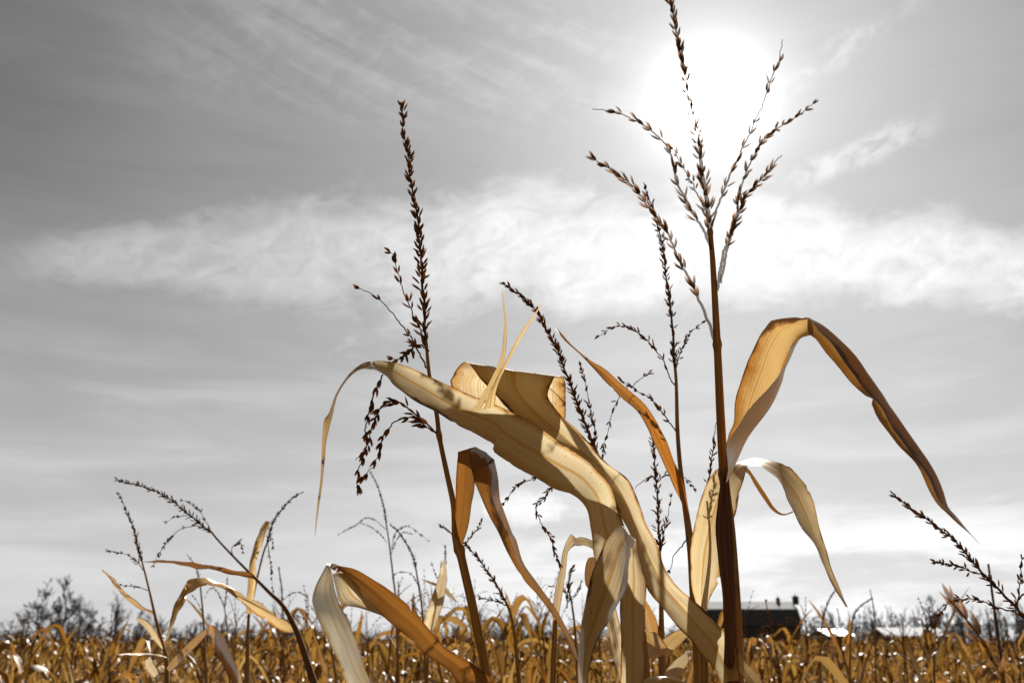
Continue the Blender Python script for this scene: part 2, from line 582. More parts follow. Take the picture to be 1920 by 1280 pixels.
def leaf_surface(mb, Lc, Rc, Mc, M=11, ruffle=0.002, ragged=0.02, seed=0, mat=0, rib=0.0):
    """sheet through left edge, middle and right edge curves (N,3 each)"""
    rg = np.random.default_rng(seed)
    N = len(Lc)
    u = np.linspace(-1, 1, M)
    # ragged edges: pull the outermost columns in by a noise that changes along the leaf
    def edge_noise():
        e = np.abs(rg.normal(0, 1, N)) * 0.6 + 1.4 * (rg.random(N) < 0.05) * rg.random(N)
        tear = (rg.random(N) < ragged * 1.6) * rg.uniform(0.06, 0.22, N) * (np.linspace(0, 1, N) > 0.08)
        ends = np.clip(np.minimum(np.arange(N), np.arange(N)[::-1]) / 4.0, 0, 1)
        return 1 - np.clip(ragged * e + tear, 0, 0.4) * ends
    el, er = edge_noise(), edge_noise()
    U = np.repeat(u[None], N, 0)
    U = np.where(U < 0, U * el[:, None], U * er[:, None])
    U3 = U[..., None]
    pts = Lc[:, None] * (U3 * (U3 - 1) / 2) + Mc[:, None] * (1 - U3 ** 2) + Rc[:, None] * (U3 * (U3 + 1) / 2)
    dv = np.gradient(pts, axis=0)
    du = np.gradient(pts, axis=1)
    nor = unit(np.cross(du, dv))
    C0 = pts[:, M // 2]
    S = np.concatenate([[0], np.cumsum(np.linalg.norm(np.diff(C0, axis=0), axis=1))])
    hw = np.linalg.norm(np.diff(pts, axis=1), axis=2).sum(1) / 2
    ph = rg.random(6) * 6.28
    s = S[:, None]
    wave = (np.sin(s * 62 + ph[0] + U * 1.3) * (0.25 + np.clip(U, 0, 1)) + np.sin(s * 47 + ph[1] - U * 1.7) * (0.25 + np.clip(-U, 0, 1))
            + 0.6 * np.sin(s * 113 + ph[2] + U * 4) * U ** 2 + 0.8 * np.sin(s * 21 + ph[3] + U * 2.2))
    amp = ruffle * np.clip(hw / 0.03, 0, 1)[:, None]
    disp = wave * amp - rib * np.exp(-(U / 0.14) ** 2)
    fade = np.clip(np.minimum(np.arange(N), np.arange(N)[::-1]) / 4.0, 0, 1)[:, None]
    pts = pts + nor * (disp * fade)[..., None]
    a = np.stack(np.broadcast_arrays(U, S[:, None], np.full((1, 1), max(float(np.percentile(hw, 85)), 1e-3))), -1)
    mb.grid(pts, a, mat)


def leaf_px(mb, segs, M=11, ruffle=0.002, ragged=0.02, seed=0, bulge=0.01, step=0.006, mat=0, rib=0.0006):
    """a leaf read from its two outlines: each segment = (left edge, right edge, depths[, middle]);
    depths = (dL0, dL1, dR0, dR1) in metres ahead of the eye; middle = (points, d0, d1) for rolled leaves"""
    Ls, Rs, Ms = [], [], []
    for k, sg in enumerate(segs):
        le, ri, dp = sg[0], sg[1], sg[2]
        L3 = np.array([P(x, y, d) for (x, y), d in zip(le, np.linspace(dp[0], dp[1], len(le)))])
        R3 = np.array([P(x, y, d) for (x, y), d in zip(ri, np.linspace(dp[2], dp[3], len(ri)))])
        ln = max(np.linalg.norm(np.diff(L3, axis=0), axis=1).sum(), np.linalg.norm(np.diff(R3, axis=0), axis=1).sum())
        n = max(6, int(ln / step))
        L3, R3 = catmull(L3, n), catmull(R3, n)
        if len(sg) > 3 and sg[3] is not None:
            mp, m0, m1 = sg[3]
            M3 = catmull(np.array([P(x, y, d) for (x, y), d in zip(mp, np.linspace(m0, m1, len(mp)))]), n)
        else:
            M3 = (L3 + R3) / 2
            w = np.linalg.norm(R3 - L3, axis=1, keepdims=True)
            M3 = M3 + np.array([0, 1.0, 0.25]) * bulge * np.clip(w / 0.06, 0, 1.3)
        if k:
            L3, R3, M3 = L3[1:], R3[1:], M3[1:]
        Ls.append(L3); Rs.append(R3); Ms.append(M3)
    leaf_surface(mb, np.vstack(Ls), np.vstack(Rs), np.vstack(Ms), M, ruffle, ragged, seed, mat, rib)


def thing(name, label, cat, loc, group=None):
    o = bpy.data.objects.new(name, None)
    o.empty_display_size = 0.1
    C.objects.link(o)
    o.location = loc
    o['label'] = label
    o['category'] = cat
    if group:
        o['group'] = group
    return o


def px3(pts, d0, d1=None):
    """photo polyline with depth running from d0 to d1"""
    d1 = d0 if d1 is None else d1
    return np.array([P(x, y, d) for (x, y), d in zip(pts, np.linspace(d0, d1, len(pts)))])


class Plant:
    """a maize plant read from the photo: an Empty at its foot > stalk, leaf, tassel (> tassel_branch), sheath"""

    def __init__(self, label, stalk, d, radii, label_group=None, d1=None, lod=0, color=(1, 1, 1), hs=1.2, joints=()):
        self.lod = lod
        self.tmats = [M_RACHIS, M_HUSK]
        self.hs = hs
        pts = px3(stalk, d, d1)                              # from low to high
        foot = pts[0].copy()
        foot[2] = 0.0
        lean = (pts[1] - pts[0]) if len(pts) > 1 else np.zeros(3)
        slope = lean[:2] / max(lean[2], 0.05)
        foot[:2] -= np.clip(slope, -0.25, 0.25) * pts[0][2] * 0.6
        self.root = thing('corn_plant', label, 'corn plant', tuple(foot), label_group)
        mb = MB()
        low = catmull(np.vstack([foot, (foot * 0.45 + pts[0] * 0.55), pts[0]]), 40)
        hi = catmull(pts, max(24, 20 * len(pts)))
        c = np.vstack([low[:-1], hi])
        r_hi = np.interp(np.linspace(0, 1, len(hi)), np.linspace(0, 1, len(radii)), radii)
        r = np.concatenate([np.linspace(max(radii[0] * 1.1, 0.009), radii[0], len(low) - 1), r_hi])
        for jx, jy in joints:                                # swollen joints
            k = int(np.argmin(np.linalg.norm(c - P(jx, jy, d), axis=1)))
            ds = np.linalg.norm(c - c[k], axis=1)
            r = r * (1 + 0.32 * np.exp(-(ds / 0.006) ** 2))
        tube(mb, c, r, 10 if lod == 0 else 6, 0)
        # joints below the part that shows
        self.stalk = mb.obj('stalk', [M_STALK], self.root, color=color)
        self.tassel = None

    def spike(self, pts, d0, d1=None, r=(0.0025, 0.0008), gap=0.006, L=0.0135, w=0.0021, angle=26, start=0.0, fill=1.0, droop=0.0, n=None):
        mb = MB()
        c = catmull(px3(pts, d0, d1), n or max(12, 8 * len(pts)))
        spike(mb, c, r[0], r[1], gap, L * self.hs, w * self.hs, angle * 1.3, start, self.lod, droop=droop, fill=fill)
        self.tassel = mb.obj('tassel', self.tmats, self.root)
        return self

    def branch(self, pts, d0, d1=None, r=(0.0014, 0.0005), gap=0.011, L=0.0135, w=0.0021, angle=22, start=0.15, fill=0.8, droop=0.0):
        mb = MB()
        c = catmull(px3(pts, d0, d1), max(12, 8 * len(pts)))
        spike(mb, c, r[0], r[1], gap, L * self.hs, w * self.hs, angle * 1.3, start, self.lod, droop=droop, fill=fill)
        mb.obj('tassel_branch', self.tmats, self.tassel or self.root, origin=tuple(parent_world(self.root)))
        return self

    def leaf(self, segs, mat=None, color=(1, 1, 1), name='leaf', more=None, **kw):
        mb = MB()
        leaf_px(mb, segs, **kw)
        mats = [mat or M_LEAF]
        if more:                                             # further stretches of the same blade, each in its own colour
            for k, (sg, mt) in enumerate(more):
                leaf_px(mb, sg, **dict(kw, mat=k + 1))
                mats.append(mt)
        return mb.obj(name, mats, self.root, color=color)

    def ribbon(self, pts, d0, d1, w, mat=None, color=(1, 1, 1), name='leaf', tilt=(0.2, 1.0, 0.3), curl=0.3, seed=0, taper=0.8, M=7, parent=None):
        """narrow leaf from its middle line: width w (m), lying across `tilt`"""
        c = catmull(px3(pts, d0, d1), max(14, 9 * len(pts)))
        tan = unit(np.gradient(c, axis=0))
        nrm = np.asarray(tilt, float)
        side = unit(np.cross(tan, nrm))
        up = unit(np.cross(side, tan))
        t = np.linspace(0, 1, len(c))[:, None]
        ww = w / 2 * np.minimum(1, 0.55 + 2.5 * t) * (1 - t ** 2.4) ** taper + 0.0006
        L3, R3 = c - side * ww, c + side * ww
        M3 = c + up * ww * curl
        mb = MB()
        leaf_surface(mb, L3, R3, M3, M, 0.0015, 0.02, seed)
        return mb.obj(name, [mat or M_LEAF], parent or self.root, color=color, origin=tuple(parent_world(self.root)))

# ------------------------------------------------------------------ the plants one can tell apart
# A: the tallest stalk, its open tassel against the sun
A = Plant('tallest corn plant, its open tassel spread across the sun',
          [(1381, 1290), (1377, 1160), (1368, 1000), (1358, 900), (1352, 800), (1345, 650), (1337, 500), (1331, 430)], 1.40,
          [0.0105, 0.0100, 0.0085, 0.0066, 0.0062, 0.0055, 0.0046, 0.0036], color=(1.1, 0.95, 0.72), hs=1.22, joints=[(1357, 888), (1341, 645), (1331, 436)])
A.tmats = [M_STEM_THIN, M_HUSK_THIN]
A.spike([(1331, 430), (1326, 385), (1320, 320), (1312, 260), (1300, 200), (1288, 140), (1276, 85), (1263, 35), (1254, 0), (1243, -50)], 1.40, 1.36,
        r=(0.0036, 0.0012), gap=0.0062, L=0.0170, w=0.0026, angle=24, fill=0.9)
A.branch([(1341, 640), (1326, 600), (1310, 565), (1293, 525), (1272, 480), (1245, 425), (1208, 375), (1180, 345), (1150, 320), (1114, 298)], 1.40, 1.30,
         r=(0.0024, 0.0007), start=0.22, gap=0.0085, L=0.0165, w=0.0025, fill=0.9)
A.branch([(1335, 472), (1318, 432), (1302, 405), (1285, 365), (1270, 320), (1258, 290), (1240, 262), (1215, 240), (1185, 222), (1150, 209), (1110, 204)], 1.40, 1.33,
         r=(0.0024, 0.0006), start=0.15, gap=0.017, L=0.0165, w=0.0022, fill=0.9)
A.branch([(1328, 400), (1315, 375), (1300, 345), (1287, 325), (1270, 295), (1262, 280)], 1.41, 1.46, start=0.2, gap=0.013, L=0.015, w=0.0022, fill=0.8)
A.branch([(1346, 545), (1351, 515), (1362, 480), (1377, 435), (1395, 385), (1418, 350), (1440, 325), (1452, 305), (1466, 291)], 1.40, 1.33,
         r=(0.0026, 0.0007), start=0.30, gap=0.0075, L=0.0155, w=0.0025, fill=0.95)
A.branch([(1350, 530), (1362, 470), (1371, 420), (1378, 370), (1392, 325), (1408, 293), (1428, 262), (1455, 235), (1490, 215), (1524, 195)], 1.40, 1.47,
         r=(0.0022, 0.0006), start=0.20, gap=0.0125, L=0.0165, w=0.0023, fill=0.85)
A.branch([(1333, 432), (1343, 385), (1357, 345), (1372, 310), (1390, 270), (1407, 235), (1424, 200), (1437, 165), (1450, 130), (1460, 105), (1467, 74)], 1.40, 1.34,
         r=(0.0018, 0.0006), start=0.10, gap=0.017, L=0.0165, w=0.0022, fill=0.8)
# its upper leaf: up, over and down to the right, the right half rolled forward
A.leaf([
    ([(1357, 896), (1360, 850), (1366, 815), (1376, 790), (1379, 745), (1386, 715), (1403, 672), (1422, 634), (1446, 603)],
     [(1361, 905), (1364, 840), (1380, 800), (1396, 775), (1420, 748), (1445, 728), (1460, 712), (1468, 690), (1483, 650)],
     (1.385, 1.34, 1.36, 1.30),
     ([(1366, 897), (1385, 858), (1402, 822), (1426, 783), (1446, 748), (1461, 712), (1467, 690), (1474, 672), (1486, 645)], 1.40, 1.345)),
    ([(1446, 603), (1472, 598), (1500, 595), (1519, 596)],
     [(1483, 650), (1495, 640), (1510, 632), (1524, 628)],
     (1.34, 1.31, 1.30, 1.27),
     ([(1486, 645), (1497, 630), (1512, 622), (1522, 614)], 1.345, 1.31)),
], bulge=0.0, M=15, ruffle=0.0018, seed=3, ragged=0.004, mat=M_LEAF_GOLD, color=(1.05, 1.0, 0.9))
A.leaf([
    ([(1514, 598), (1516, 623), (1533, 637), (1554, 663), (1577, 695), (1606, 730), (1630, 753), (1650, 788), (1679, 829), (1708, 864), (1732, 899), (1757, 941), (1781, 963), (1808, 990), (1834, 1017)],
     [(1520, 600), (1540, 620), (1562, 650), (1588, 685), (1610, 715), (1632, 745), (1655, 775), (1682, 812), (1708, 848), (1732, 885), (1752, 915), (1768, 942), (1788, 966), (1812, 993), (1835, 1018)],
     (1.29, 1.18, 1.27, 1.17),
     ([(1518, 596), (1548, 612), (1577, 637), (1606, 668), (1635, 709), (1665, 755), (1694, 799), (1723, 840), (1742, 868), (1757, 895), (1770, 925), (1779, 950), (1795, 969), (1815, 994), (1836, 1018)], 1.31, 1.19)),
], bulge=0.0, M=13, ruffle=0.0012, seed=5, ragged=0.005, mat=M_LEAF_SCORCHED, color=(1.25, 1.02, 0.68))
# red-brown sheath that wraps the stalk
A.leaf([
    ([(1355, 1290), (1358, 1200), (1356, 1150), (1354, 1108), (1346, 1048), (1341, 989), (1346, 940), (1352, 895)],
     [(1386, 1290), (1381, 1212), (1379, 1167), (1378, 1110), (1376, 1060), (1374, 1000), (1370, 940), (1366, 893)],
     (1.385, 1.385, 1.385, 1.385))], mat=M_SHEATH, name='sheath', bulge=-0.014, ruffle=0.0006, ragged=0.01, seed=8, rib=0)
# K: the great leaf that climbs to the left, folds over at the top and hangs behind
A.leaf([
    ([(1352, 1283), (1336, 1247), (1312, 1224), (1297, 1203), (1258, 1161), (1229, 1120), (1211, 1090), (1202, 1054), (1184, 1016), (1164, 970), (1148, 930), (1118, 885), (1070, 845), (1020, 815), (985, 790), (955, 768), (930, 745), (903, 712), (880, 682)],
     [(1387, 1275), (1383, 1230), (1374, 1200), (1359, 1182), (1327, 1149), (1297, 1123), (1264, 1090), (1246, 1063), (1235, 1031), (1214, 986), (1205, 959), (1190, 921), (1178, 900), (1150, 874), (1119, 846), (1087, 810), (1053, 778), (1026, 742), (1040, 706)],
     (1.365, 1.46, 1.375, 1.47)),
    ([(880, 682), (870, 677), (858, 689), (845, 714)],
     [(1040, 706), (1057, 707), (1061, 730), (1061, 745)],
     (1.46, 1.50, 1.47, 1.51)),
    ([(845, 714), (850, 740), (862, 770), (885, 800)],
     [(1061, 745), (1062, 765), (1061, 780), (1050, 810)],
     (1.50, 1.51, 1.51, 1.52)),
], bulge=0.012, M=17, ruffle=0.0016, ragged=0.012, seed=11, color=(1.02, 0.99, 0.93), rib=0.0015)
# a leaf that leaves the base to the lower right
A.leaf([([(1386, 1216), (1396, 1235), (1415, 1258), (1440, 1290)], [(1384, 1255), (1392, 1270), (1402, 1285), (1415, 1305)], (1.39, 1.30, 1.38, 1.29))],
       bulge=0.006, ruffle=0.001, seed=13, color=(1.0, 0.9, 0.7))

# Q: plant of the long front leaf and the drooping leaf, its stalk hidden behind them
Q = Plant('corn plant whose long pale leaf arches far left over the centre',
          [(1196, 1290), (1196, 1180), (1190, 1080), (1183, 1040)], 1.33, [0.008, 0.0075, 0.006, 0.003])
F_up = [(1190, 1060), (1180, 1015), (1168, 985), (1158, 950), (1147, 914), (1119, 882), (1088, 854), (1038, 820), (982, 783), (926, 757), (883, 740), (841, 722), (805, 706), (785, 696), (743, 679), (717, 676), (700, 677)]
F_lo = [(1165, 1120), (1130, 1075), (1117, 1045), (1107, 998), (1103, 962), (1092, 942), (1071, 924), (1036, 912), (996, 893), (954, 871), (924, 846), (926, 832), (883, 809), (850, 792), (822, 777), (796, 761), (768, 743), (740, 720), (729, 706), (712, 697)]
Q.leaf([
    (F_lo, F_up, (1.32, 1.24, 1.34, 1.275)),
], bulge=0.010, M=17, ruffle=0.0014, ragged=0.014, seed=17, color=(1.03, 1.03, 1.0), rib=0.0, more=[([
    ([(712, 697), (701, 691), (672, 693), (644, 722), (627, 761), (613, 823), (607, 893), (598, 950), (591, 1003)],
     [(700, 677), (686, 681), (653, 702), (630, 736), (616, 775), (606, 797), (601, 893), (595, 945), (590, 1003)],
     (1.24, 1.15, 1.275, 1.15)),
], M_LEAF_SCORCHED)])
Q.leaf([([(906, 768), (914, 745), (925, 722), (938, 695), (952, 668), (975, 625), (1000, 590), (1016, 569)],
         [(928, 762), (930, 735), (938, 710), (948, 690), (960, 665), (980, 630), (1003, 592), (1017, 570)], (1.245, 1.22, 1.25, 1.22))],
       bulge=0.002, M=7, ruffle=0.0006, seed=19, color=(1.0, 0.9, 0.7))
Q.leaf([([(884, 772), (905, 738), (923, 705), (938, 672), (944, 630), (945, 595), (941, 543)],
         [(900, 768), (918, 735), (933, 705), (946, 672), (950, 630), (949, 595), (942, 543)], (1.25, 1.235, 1.25, 1.235))],
       bulge=0.002, M=7, ruffle=0.0005, seed=20, color=(0.8, 0.7, 0.5))
Q.leaf([   # P: rises, folds at the top and hangs in front
    ([(1163, 1290), (1164, 1200), (1162, 1137), (1168, 1070), (1177, 1030), (1178, 1003)],
     [(1206, 1290), (1209, 1152), (1209, 1090), (1202, 1054), (1195, 1022), (1192, 1012)],
     (1.245, 1.225, 1.265, 1.225)),
    ([(1178, 1003), (1166, 985), (1143, 1001), (1128, 1025), (1113, 1060), (1102, 1102), (1094, 1152), (1086, 1197), (1083, 1240), (1085, 1300)],
     [(1192, 1012), (1190, 1016), (1181, 1048), (1175, 1084), (1163, 1123), (1148, 1155), (1128, 1188), (1113, 1221), (1104, 1262), (1101, 1300)],
     (1.225, 1.12, 1.225, 1.10)),
], bulge=-0.012, M=15, ruffle=0.0016, ragged=0.012, seed=23, color=(0.86, 0.82, 0.78))
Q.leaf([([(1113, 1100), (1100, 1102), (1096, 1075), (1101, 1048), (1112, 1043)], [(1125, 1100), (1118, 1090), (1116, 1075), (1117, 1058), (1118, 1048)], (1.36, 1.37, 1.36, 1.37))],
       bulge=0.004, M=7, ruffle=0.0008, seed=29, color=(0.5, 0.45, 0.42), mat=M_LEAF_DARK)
Q.leaf([([(1165, 1290), (1150, 1230), (1140, 1180), (1134, 1150)], [(1190, 1290), (1175, 1220), (1160, 1160), (1150, 1120)], (1.38, 1.42, 1.38, 1.42))],
       bulge=0.004, M=7, seed=31)

# C: leaf behind the tall stalk that catches the shadow of its tassel
Cp = Plant('corn plant behind the tallest stalk, leaf bending right with white top',
           [(1320, 1300), (1318, 1200), (1317, 1150), (1330, 1020), (1331, 960), (1326, 905)], 1.62, [0.008, 0.007, 0.005, 0.003, 0.002, 0.0016])
Cp.spike([(1326, 905), (1331, 875), (1337, 840), (1342, 805), (1348, 775)], 1.68, 1.74, r=(0.0014, 0.0005), gap=0.012, L=0.012, w=0.0015, fill=0.7)
Cp.leaf([
    ([(1310, 1170), (1304, 1130), (1297, 1100), (1294, 1060), (1295, 1020), (1303, 980), (1313, 938), (1325, 905), (1348, 878), (1382, 868)],
     [(1322, 1170), (1328, 1132), (1338, 1110), (1346, 1090), (1352, 1055), (1364, 1010), (1377, 965), (1388, 925), (1398, 895), (1404, 876)],
     (1.60, 1.54, 1.60, 1.44)),
    ([(1382, 868), (1400, 863), (1417, 858), (1446, 859), (1475, 869), (1492, 884), (1510, 907), (1520, 932), (1531, 965), (1542, 1007), (1552, 1035), (1561, 1078), (1572, 1102), (1590, 1138)],
     [(1404, 876), (1414, 874), (1424, 874), (1437, 878), (1455, 894), (1467, 916), (1477, 939), (1493, 965), (1516, 1001), (1530, 1030), (1540, 1052), (1557, 1083), (1569, 1104), (1588, 1139)],
     (1.54, 1.41, 1.44, 1.36)),
], bulge=0.010, M=15, ruffle=0.0014, ragged=0.015, seed=37, color=(1.1, 1.1, 1.05))
Cp.leaf([([(1386, 870), (1402, 877), (1418, 899), (1438, 929), (1452, 951), (1469, 963), (1488, 957)],
          [(1392, 882), (1404, 889), (1415, 909), (1434, 938), (1449, 957), (1468, 966), (1487, 960)], (1.53, 1.46, 1.53, 1.46))],
        bulge=0.002, M=7, ruffle=0.0006, seed=41, mat=M_LEAF_RUST_SHADE)

# D: thin stalk left of centre with the tall dark tassel
D = Plant('corn plant with tall dark tassel left of centre and drooping side branches',
          [(914, 1290), (906, 1230), (895, 1179), (885, 1131), (874, 1083), (863, 1036), (856, 1008), (851, 949), (838, 887), (824, 820), (819, 778), (805, 702), (799, 640)], 1.42,
          [0.0068, 0.0068, 0.0066, 0.0064, 0.0062, 0.0066, 0.0045, 0.0040, 0.0037, 0.0035, 0.0032, 0.0028, 0.0025], color=(1.1, 1.0, 0.72), hs=1.32, joints=[(861, 1030), (824, 816)])
D.spike([(799, 640), (797, 600), (793, 540), (787, 480), (780, 420), (773, 370), (766, 320), (760, 270), (757, 235), (754, 200)], 1.42, 1.42,
        r=(0.0025, 0.0009), gap=0.0062, L=0.0138, w=0.0021, angle=27, fill=0.95)
D.branch([(797, 648), (787, 615), (775, 585), (762, 550), (750, 520), (742, 495), (735, 478), (727, 468)], 1.42, 1.38, start=0.1, gap=0.014, L=0.0125, fill=0.7)
D.branch([(800, 690), (785, 660), (765, 630), (740, 600), (715, 572), (690, 552), (669, 539)], 1.42, 1.45, start=0.05, gap=0.02, L=0.0125, fill=0.45)
D.branch([(803, 660), (790, 650), (775, 650), (770, 662), (755, 672), (738, 672)], 1.42, 1.36, start=0.1, gap=0.007, L=0.013, fill=0.9)
D.branch([(718, 703), (706, 725), (695, 745), (690, 770), (684, 800), (690, 825), (682, 850), (672, 875), (668, 895), (672, 914)], 1.40, 1.38, r=(0.0012, 0.0006), start=0.0, gap=0.0105, L=0.0125, droop=0.4)
D.branch([(825, 820), (808, 800), (790, 783), (772, 768), (755, 757), (738, 752), (722, 760), (708, 775), (697, 800), (687, 830), (676, 850), (667, 862)], 1.42, 1.36, start=0.12, gap=0.0105, L=0.0130, droop=0.3)
D.branch([(824, 815), (800, 797), (780, 787), (760, 785), (742, 790), (728, 805), (718, 825), (712, 850), (702, 870), (690, 885), (680, 893)], 1.42, 1.40, start=0.12, gap=0.0115, L=0.0130, droop=0.4)
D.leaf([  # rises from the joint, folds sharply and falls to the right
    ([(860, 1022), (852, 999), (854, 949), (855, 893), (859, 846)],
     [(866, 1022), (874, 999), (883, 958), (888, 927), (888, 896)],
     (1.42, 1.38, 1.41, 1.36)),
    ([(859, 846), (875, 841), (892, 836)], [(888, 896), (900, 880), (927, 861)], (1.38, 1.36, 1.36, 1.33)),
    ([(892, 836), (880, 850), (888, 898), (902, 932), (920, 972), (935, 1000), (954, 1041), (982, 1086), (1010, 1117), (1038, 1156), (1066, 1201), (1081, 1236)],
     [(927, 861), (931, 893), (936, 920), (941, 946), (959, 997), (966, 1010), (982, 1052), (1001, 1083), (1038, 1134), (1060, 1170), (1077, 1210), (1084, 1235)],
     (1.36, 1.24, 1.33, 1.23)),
], bulge=0.010, M=13, ruffle=0.0012, ragged=0.012, seed=43, mat=M_LEAF_RUST_SHADE)
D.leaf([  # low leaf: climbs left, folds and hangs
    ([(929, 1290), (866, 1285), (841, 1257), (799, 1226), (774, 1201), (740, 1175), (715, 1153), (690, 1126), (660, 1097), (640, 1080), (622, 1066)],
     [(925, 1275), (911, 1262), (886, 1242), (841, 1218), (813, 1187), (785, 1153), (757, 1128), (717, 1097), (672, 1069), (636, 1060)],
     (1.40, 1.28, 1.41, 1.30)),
], bulge=0.012, M=15, ruffle=0.0016, ragged=0.014, seed=47, mat=M_LEAF_RUST_SHADE, more=[([
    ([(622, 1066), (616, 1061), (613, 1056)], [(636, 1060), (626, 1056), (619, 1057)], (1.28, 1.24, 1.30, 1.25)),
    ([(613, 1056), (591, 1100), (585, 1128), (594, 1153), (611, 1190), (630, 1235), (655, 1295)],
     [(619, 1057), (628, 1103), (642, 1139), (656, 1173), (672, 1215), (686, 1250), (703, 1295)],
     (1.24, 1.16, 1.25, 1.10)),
], M_LEAF_GREY), ([  # hanging half: its different lighting painted as grey
    ([(623, 1076), (630, 1105), (640, 1131), (672, 1140), (715, 1153)], [(640, 1070), (662, 1090), (685, 1115), (708, 1140), (730, 1166)], (1.275, 1.305, 1.29, 1.315))], M_LEAF)])  # sunlit single layer at the fold, its light painted as a paler colour

# B: slender plant between, with a curved leaf to the left
B = Plant('slender corn plant beside the tallest stalk, blade curving up to the left',
          [(1312, 1300), (1305, 1190), (1298, 1060), (1292, 1000), (1284, 945), (1279, 905), (1274, 860), (1270, 800), (1268, 720), (1265, 680)], 1.98,
          [0.0085, 0.0085, 0.0085, 0.0085, 0.0075, 0.0055, 0.0045, 0.0042, 0.0036, 0.003])
B.spike([(1266, 690), (1263, 640), (1260, 590), (1254, 545), (1248, 500), (1241, 455), (1233, 420), (1222, 385), (1213, 362), (1207, 342)], 1.98, 1.94, r=(0.003, 0.0009), gap=0.0072, L=0.0135, w=0.0021, angle=30)
B.branch([(1265, 722), (1250, 700), (1238, 670), (1226, 655), (1210, 637), (1182, 615), (1160, 610), (1138, 617), (1117, 635)], 1.98, 1.9, start=0.1, gap=0.010, L=0.0125)
B.branch([(1266, 702), (1273, 670), (1283, 646), (1295, 622), (1316, 606)], 1.98, 2.05, start=0.1, gap=0.011, L=0.0125)
B.branch([(1270, 810), (1245, 780), (1222, 751), (1198, 736), (1181, 724), (1166, 714)], 1.98, 1.9, start=0.15, gap=0.010, L=0.012)
B.branch([(1184, 727), (1200, 712), (1212, 702), (1223, 694)], 1.91, 1.89, r=(0.001, 0.0005), start=0.1, gap=0.010, L=0.012)
B.branch([(1178, 722), (1162, 745), (1150, 772), (1141, 802), (1135, 830), (1129, 856)], 1.91, 1.9, r=(0.001, 0.0005), start=0.05, gap=0.012, L=0.012)
B.branch([(1290, 1005), (1276, 1025), (1266, 1040), (1260, 1058), (1253, 1074)], 1.95, 1.9, start=0.2, gap=0.014, L=0.012, fill=0.6)
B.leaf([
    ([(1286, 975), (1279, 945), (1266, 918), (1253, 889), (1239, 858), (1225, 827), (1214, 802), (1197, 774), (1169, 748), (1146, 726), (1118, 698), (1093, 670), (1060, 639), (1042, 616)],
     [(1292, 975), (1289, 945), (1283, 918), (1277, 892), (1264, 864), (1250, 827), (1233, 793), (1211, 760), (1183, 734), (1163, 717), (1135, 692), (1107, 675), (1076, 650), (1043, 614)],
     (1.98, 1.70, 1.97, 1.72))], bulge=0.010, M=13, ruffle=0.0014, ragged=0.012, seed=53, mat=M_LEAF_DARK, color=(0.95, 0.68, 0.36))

# K2: plant with a long leaning tassel behind the great leaf
K2 = Plant('corn plant with long tassel leaning left above the folded leaf',
           [(1215, 1300), (1200, 1150), (1180, 1040), (1155, 950), (1130, 880), (1118, 845)], 1.95, [0.008, 0.0075, 0.006, 0.005, 0.004, 0.0032])
K2.spike([(1118, 845), (1105, 812), (1092, 780), (1078, 740), (1062, 697), (1044, 652), (1025, 615), (1004, 581), (978, 555), (949, 534)], 1.95, 1.80, r=(0.003, 0.001), gap=0.0058, L=0.0138, w=0.0022, angle=30)
K2.branch([(1117, 845), (1116, 815), (1107, 770), (1098, 725), (1087, 684)], 1.95, 2.0, start=0.15, gap=0.012, L=0.0135)
K2.branch([(1062, 868), (1035, 880), (1008, 892), (985, 900), (965, 915), (944, 944)], 1.9, 1.8, start=0.1, gap=0.011, L=0.012)
K2.branch([(1060, 890), (1035, 912), (1020, 930), (1006, 948), (1012, 975), (1025, 1000), (1040, 1030), (1050, 1058)], 1.9, 1.85, start=0.1, gap=0.009, L=0.012)

# S: tassel behind the curved blade
S = Plant('corn plant with narrow tassel low between drooping leaf and tallest stalk',
          [(1243, 1300), (1241, 1225), (1240, 1150), (1239, 1080), (1237, 1035)], 2.15, [0.008, 0.008, 0.0055, 0.004, 0.003])
S.spike([(1237, 1035), (1236, 990), (1233, 930), (1230, 885), (1225, 845), (1221, 810), (1216, 788)], 2.15, 2.15, r=(0.003, 0.001), gap=0.006, L=0.0135, w=0.0021, angle=34)
S.branch([(1234, 905), (1245, 894), (1258, 893), (1272, 896), (1286, 902), (1300, 914)], 2.15, 2.1, start=0.1, gap=0.010, L=0.012)
S.branch([(1233, 893), (1220, 896), (1206, 901), (1197, 908), (1190, 915)], 2.15, 2.2, start=0.1, gap=0.014, L=0.012)
S.branch([(1239, 1030), (1245, 1000), (1252, 968), (1258, 933)], 2.15, 2.1, start=0.05, gap=0.009, L=0.0135)
S.ribbon([(1243, 1232), (1232, 1222), (1215, 1200), (1196, 1180)], 2.1, 1.9, 0.055, color=(0.95, 0.78, 0.5), seed=1, taper=0.35)
S.ribbon([(1240, 1226), (1228, 1195), (1216, 1150), (1205, 1120)], 2.12, 2.1, 0.03, mat=M_LEAF_DARK, seed=2)
S.ribbon([(1243, 1222), (1256, 1205), (1272, 1192), (1300, 1180)], 2.12, 2.0, 0.035, color=(0.95, 0.78, 0.5), seed=3)
S.ribbon([(1252, 1290), (1262, 1262), (1278, 1240), (1290, 1222)], 2.0, 1.8, 0.03, seed=4)

Q.ribbon([(1198, 1292), (1212, 1280), (1235, 1276), (1262, 1280), (1300, 1300)], 1.30, 1.22, 0.03, seed=33, tilt=(0, -0.6, 1.0), taper=0.3)
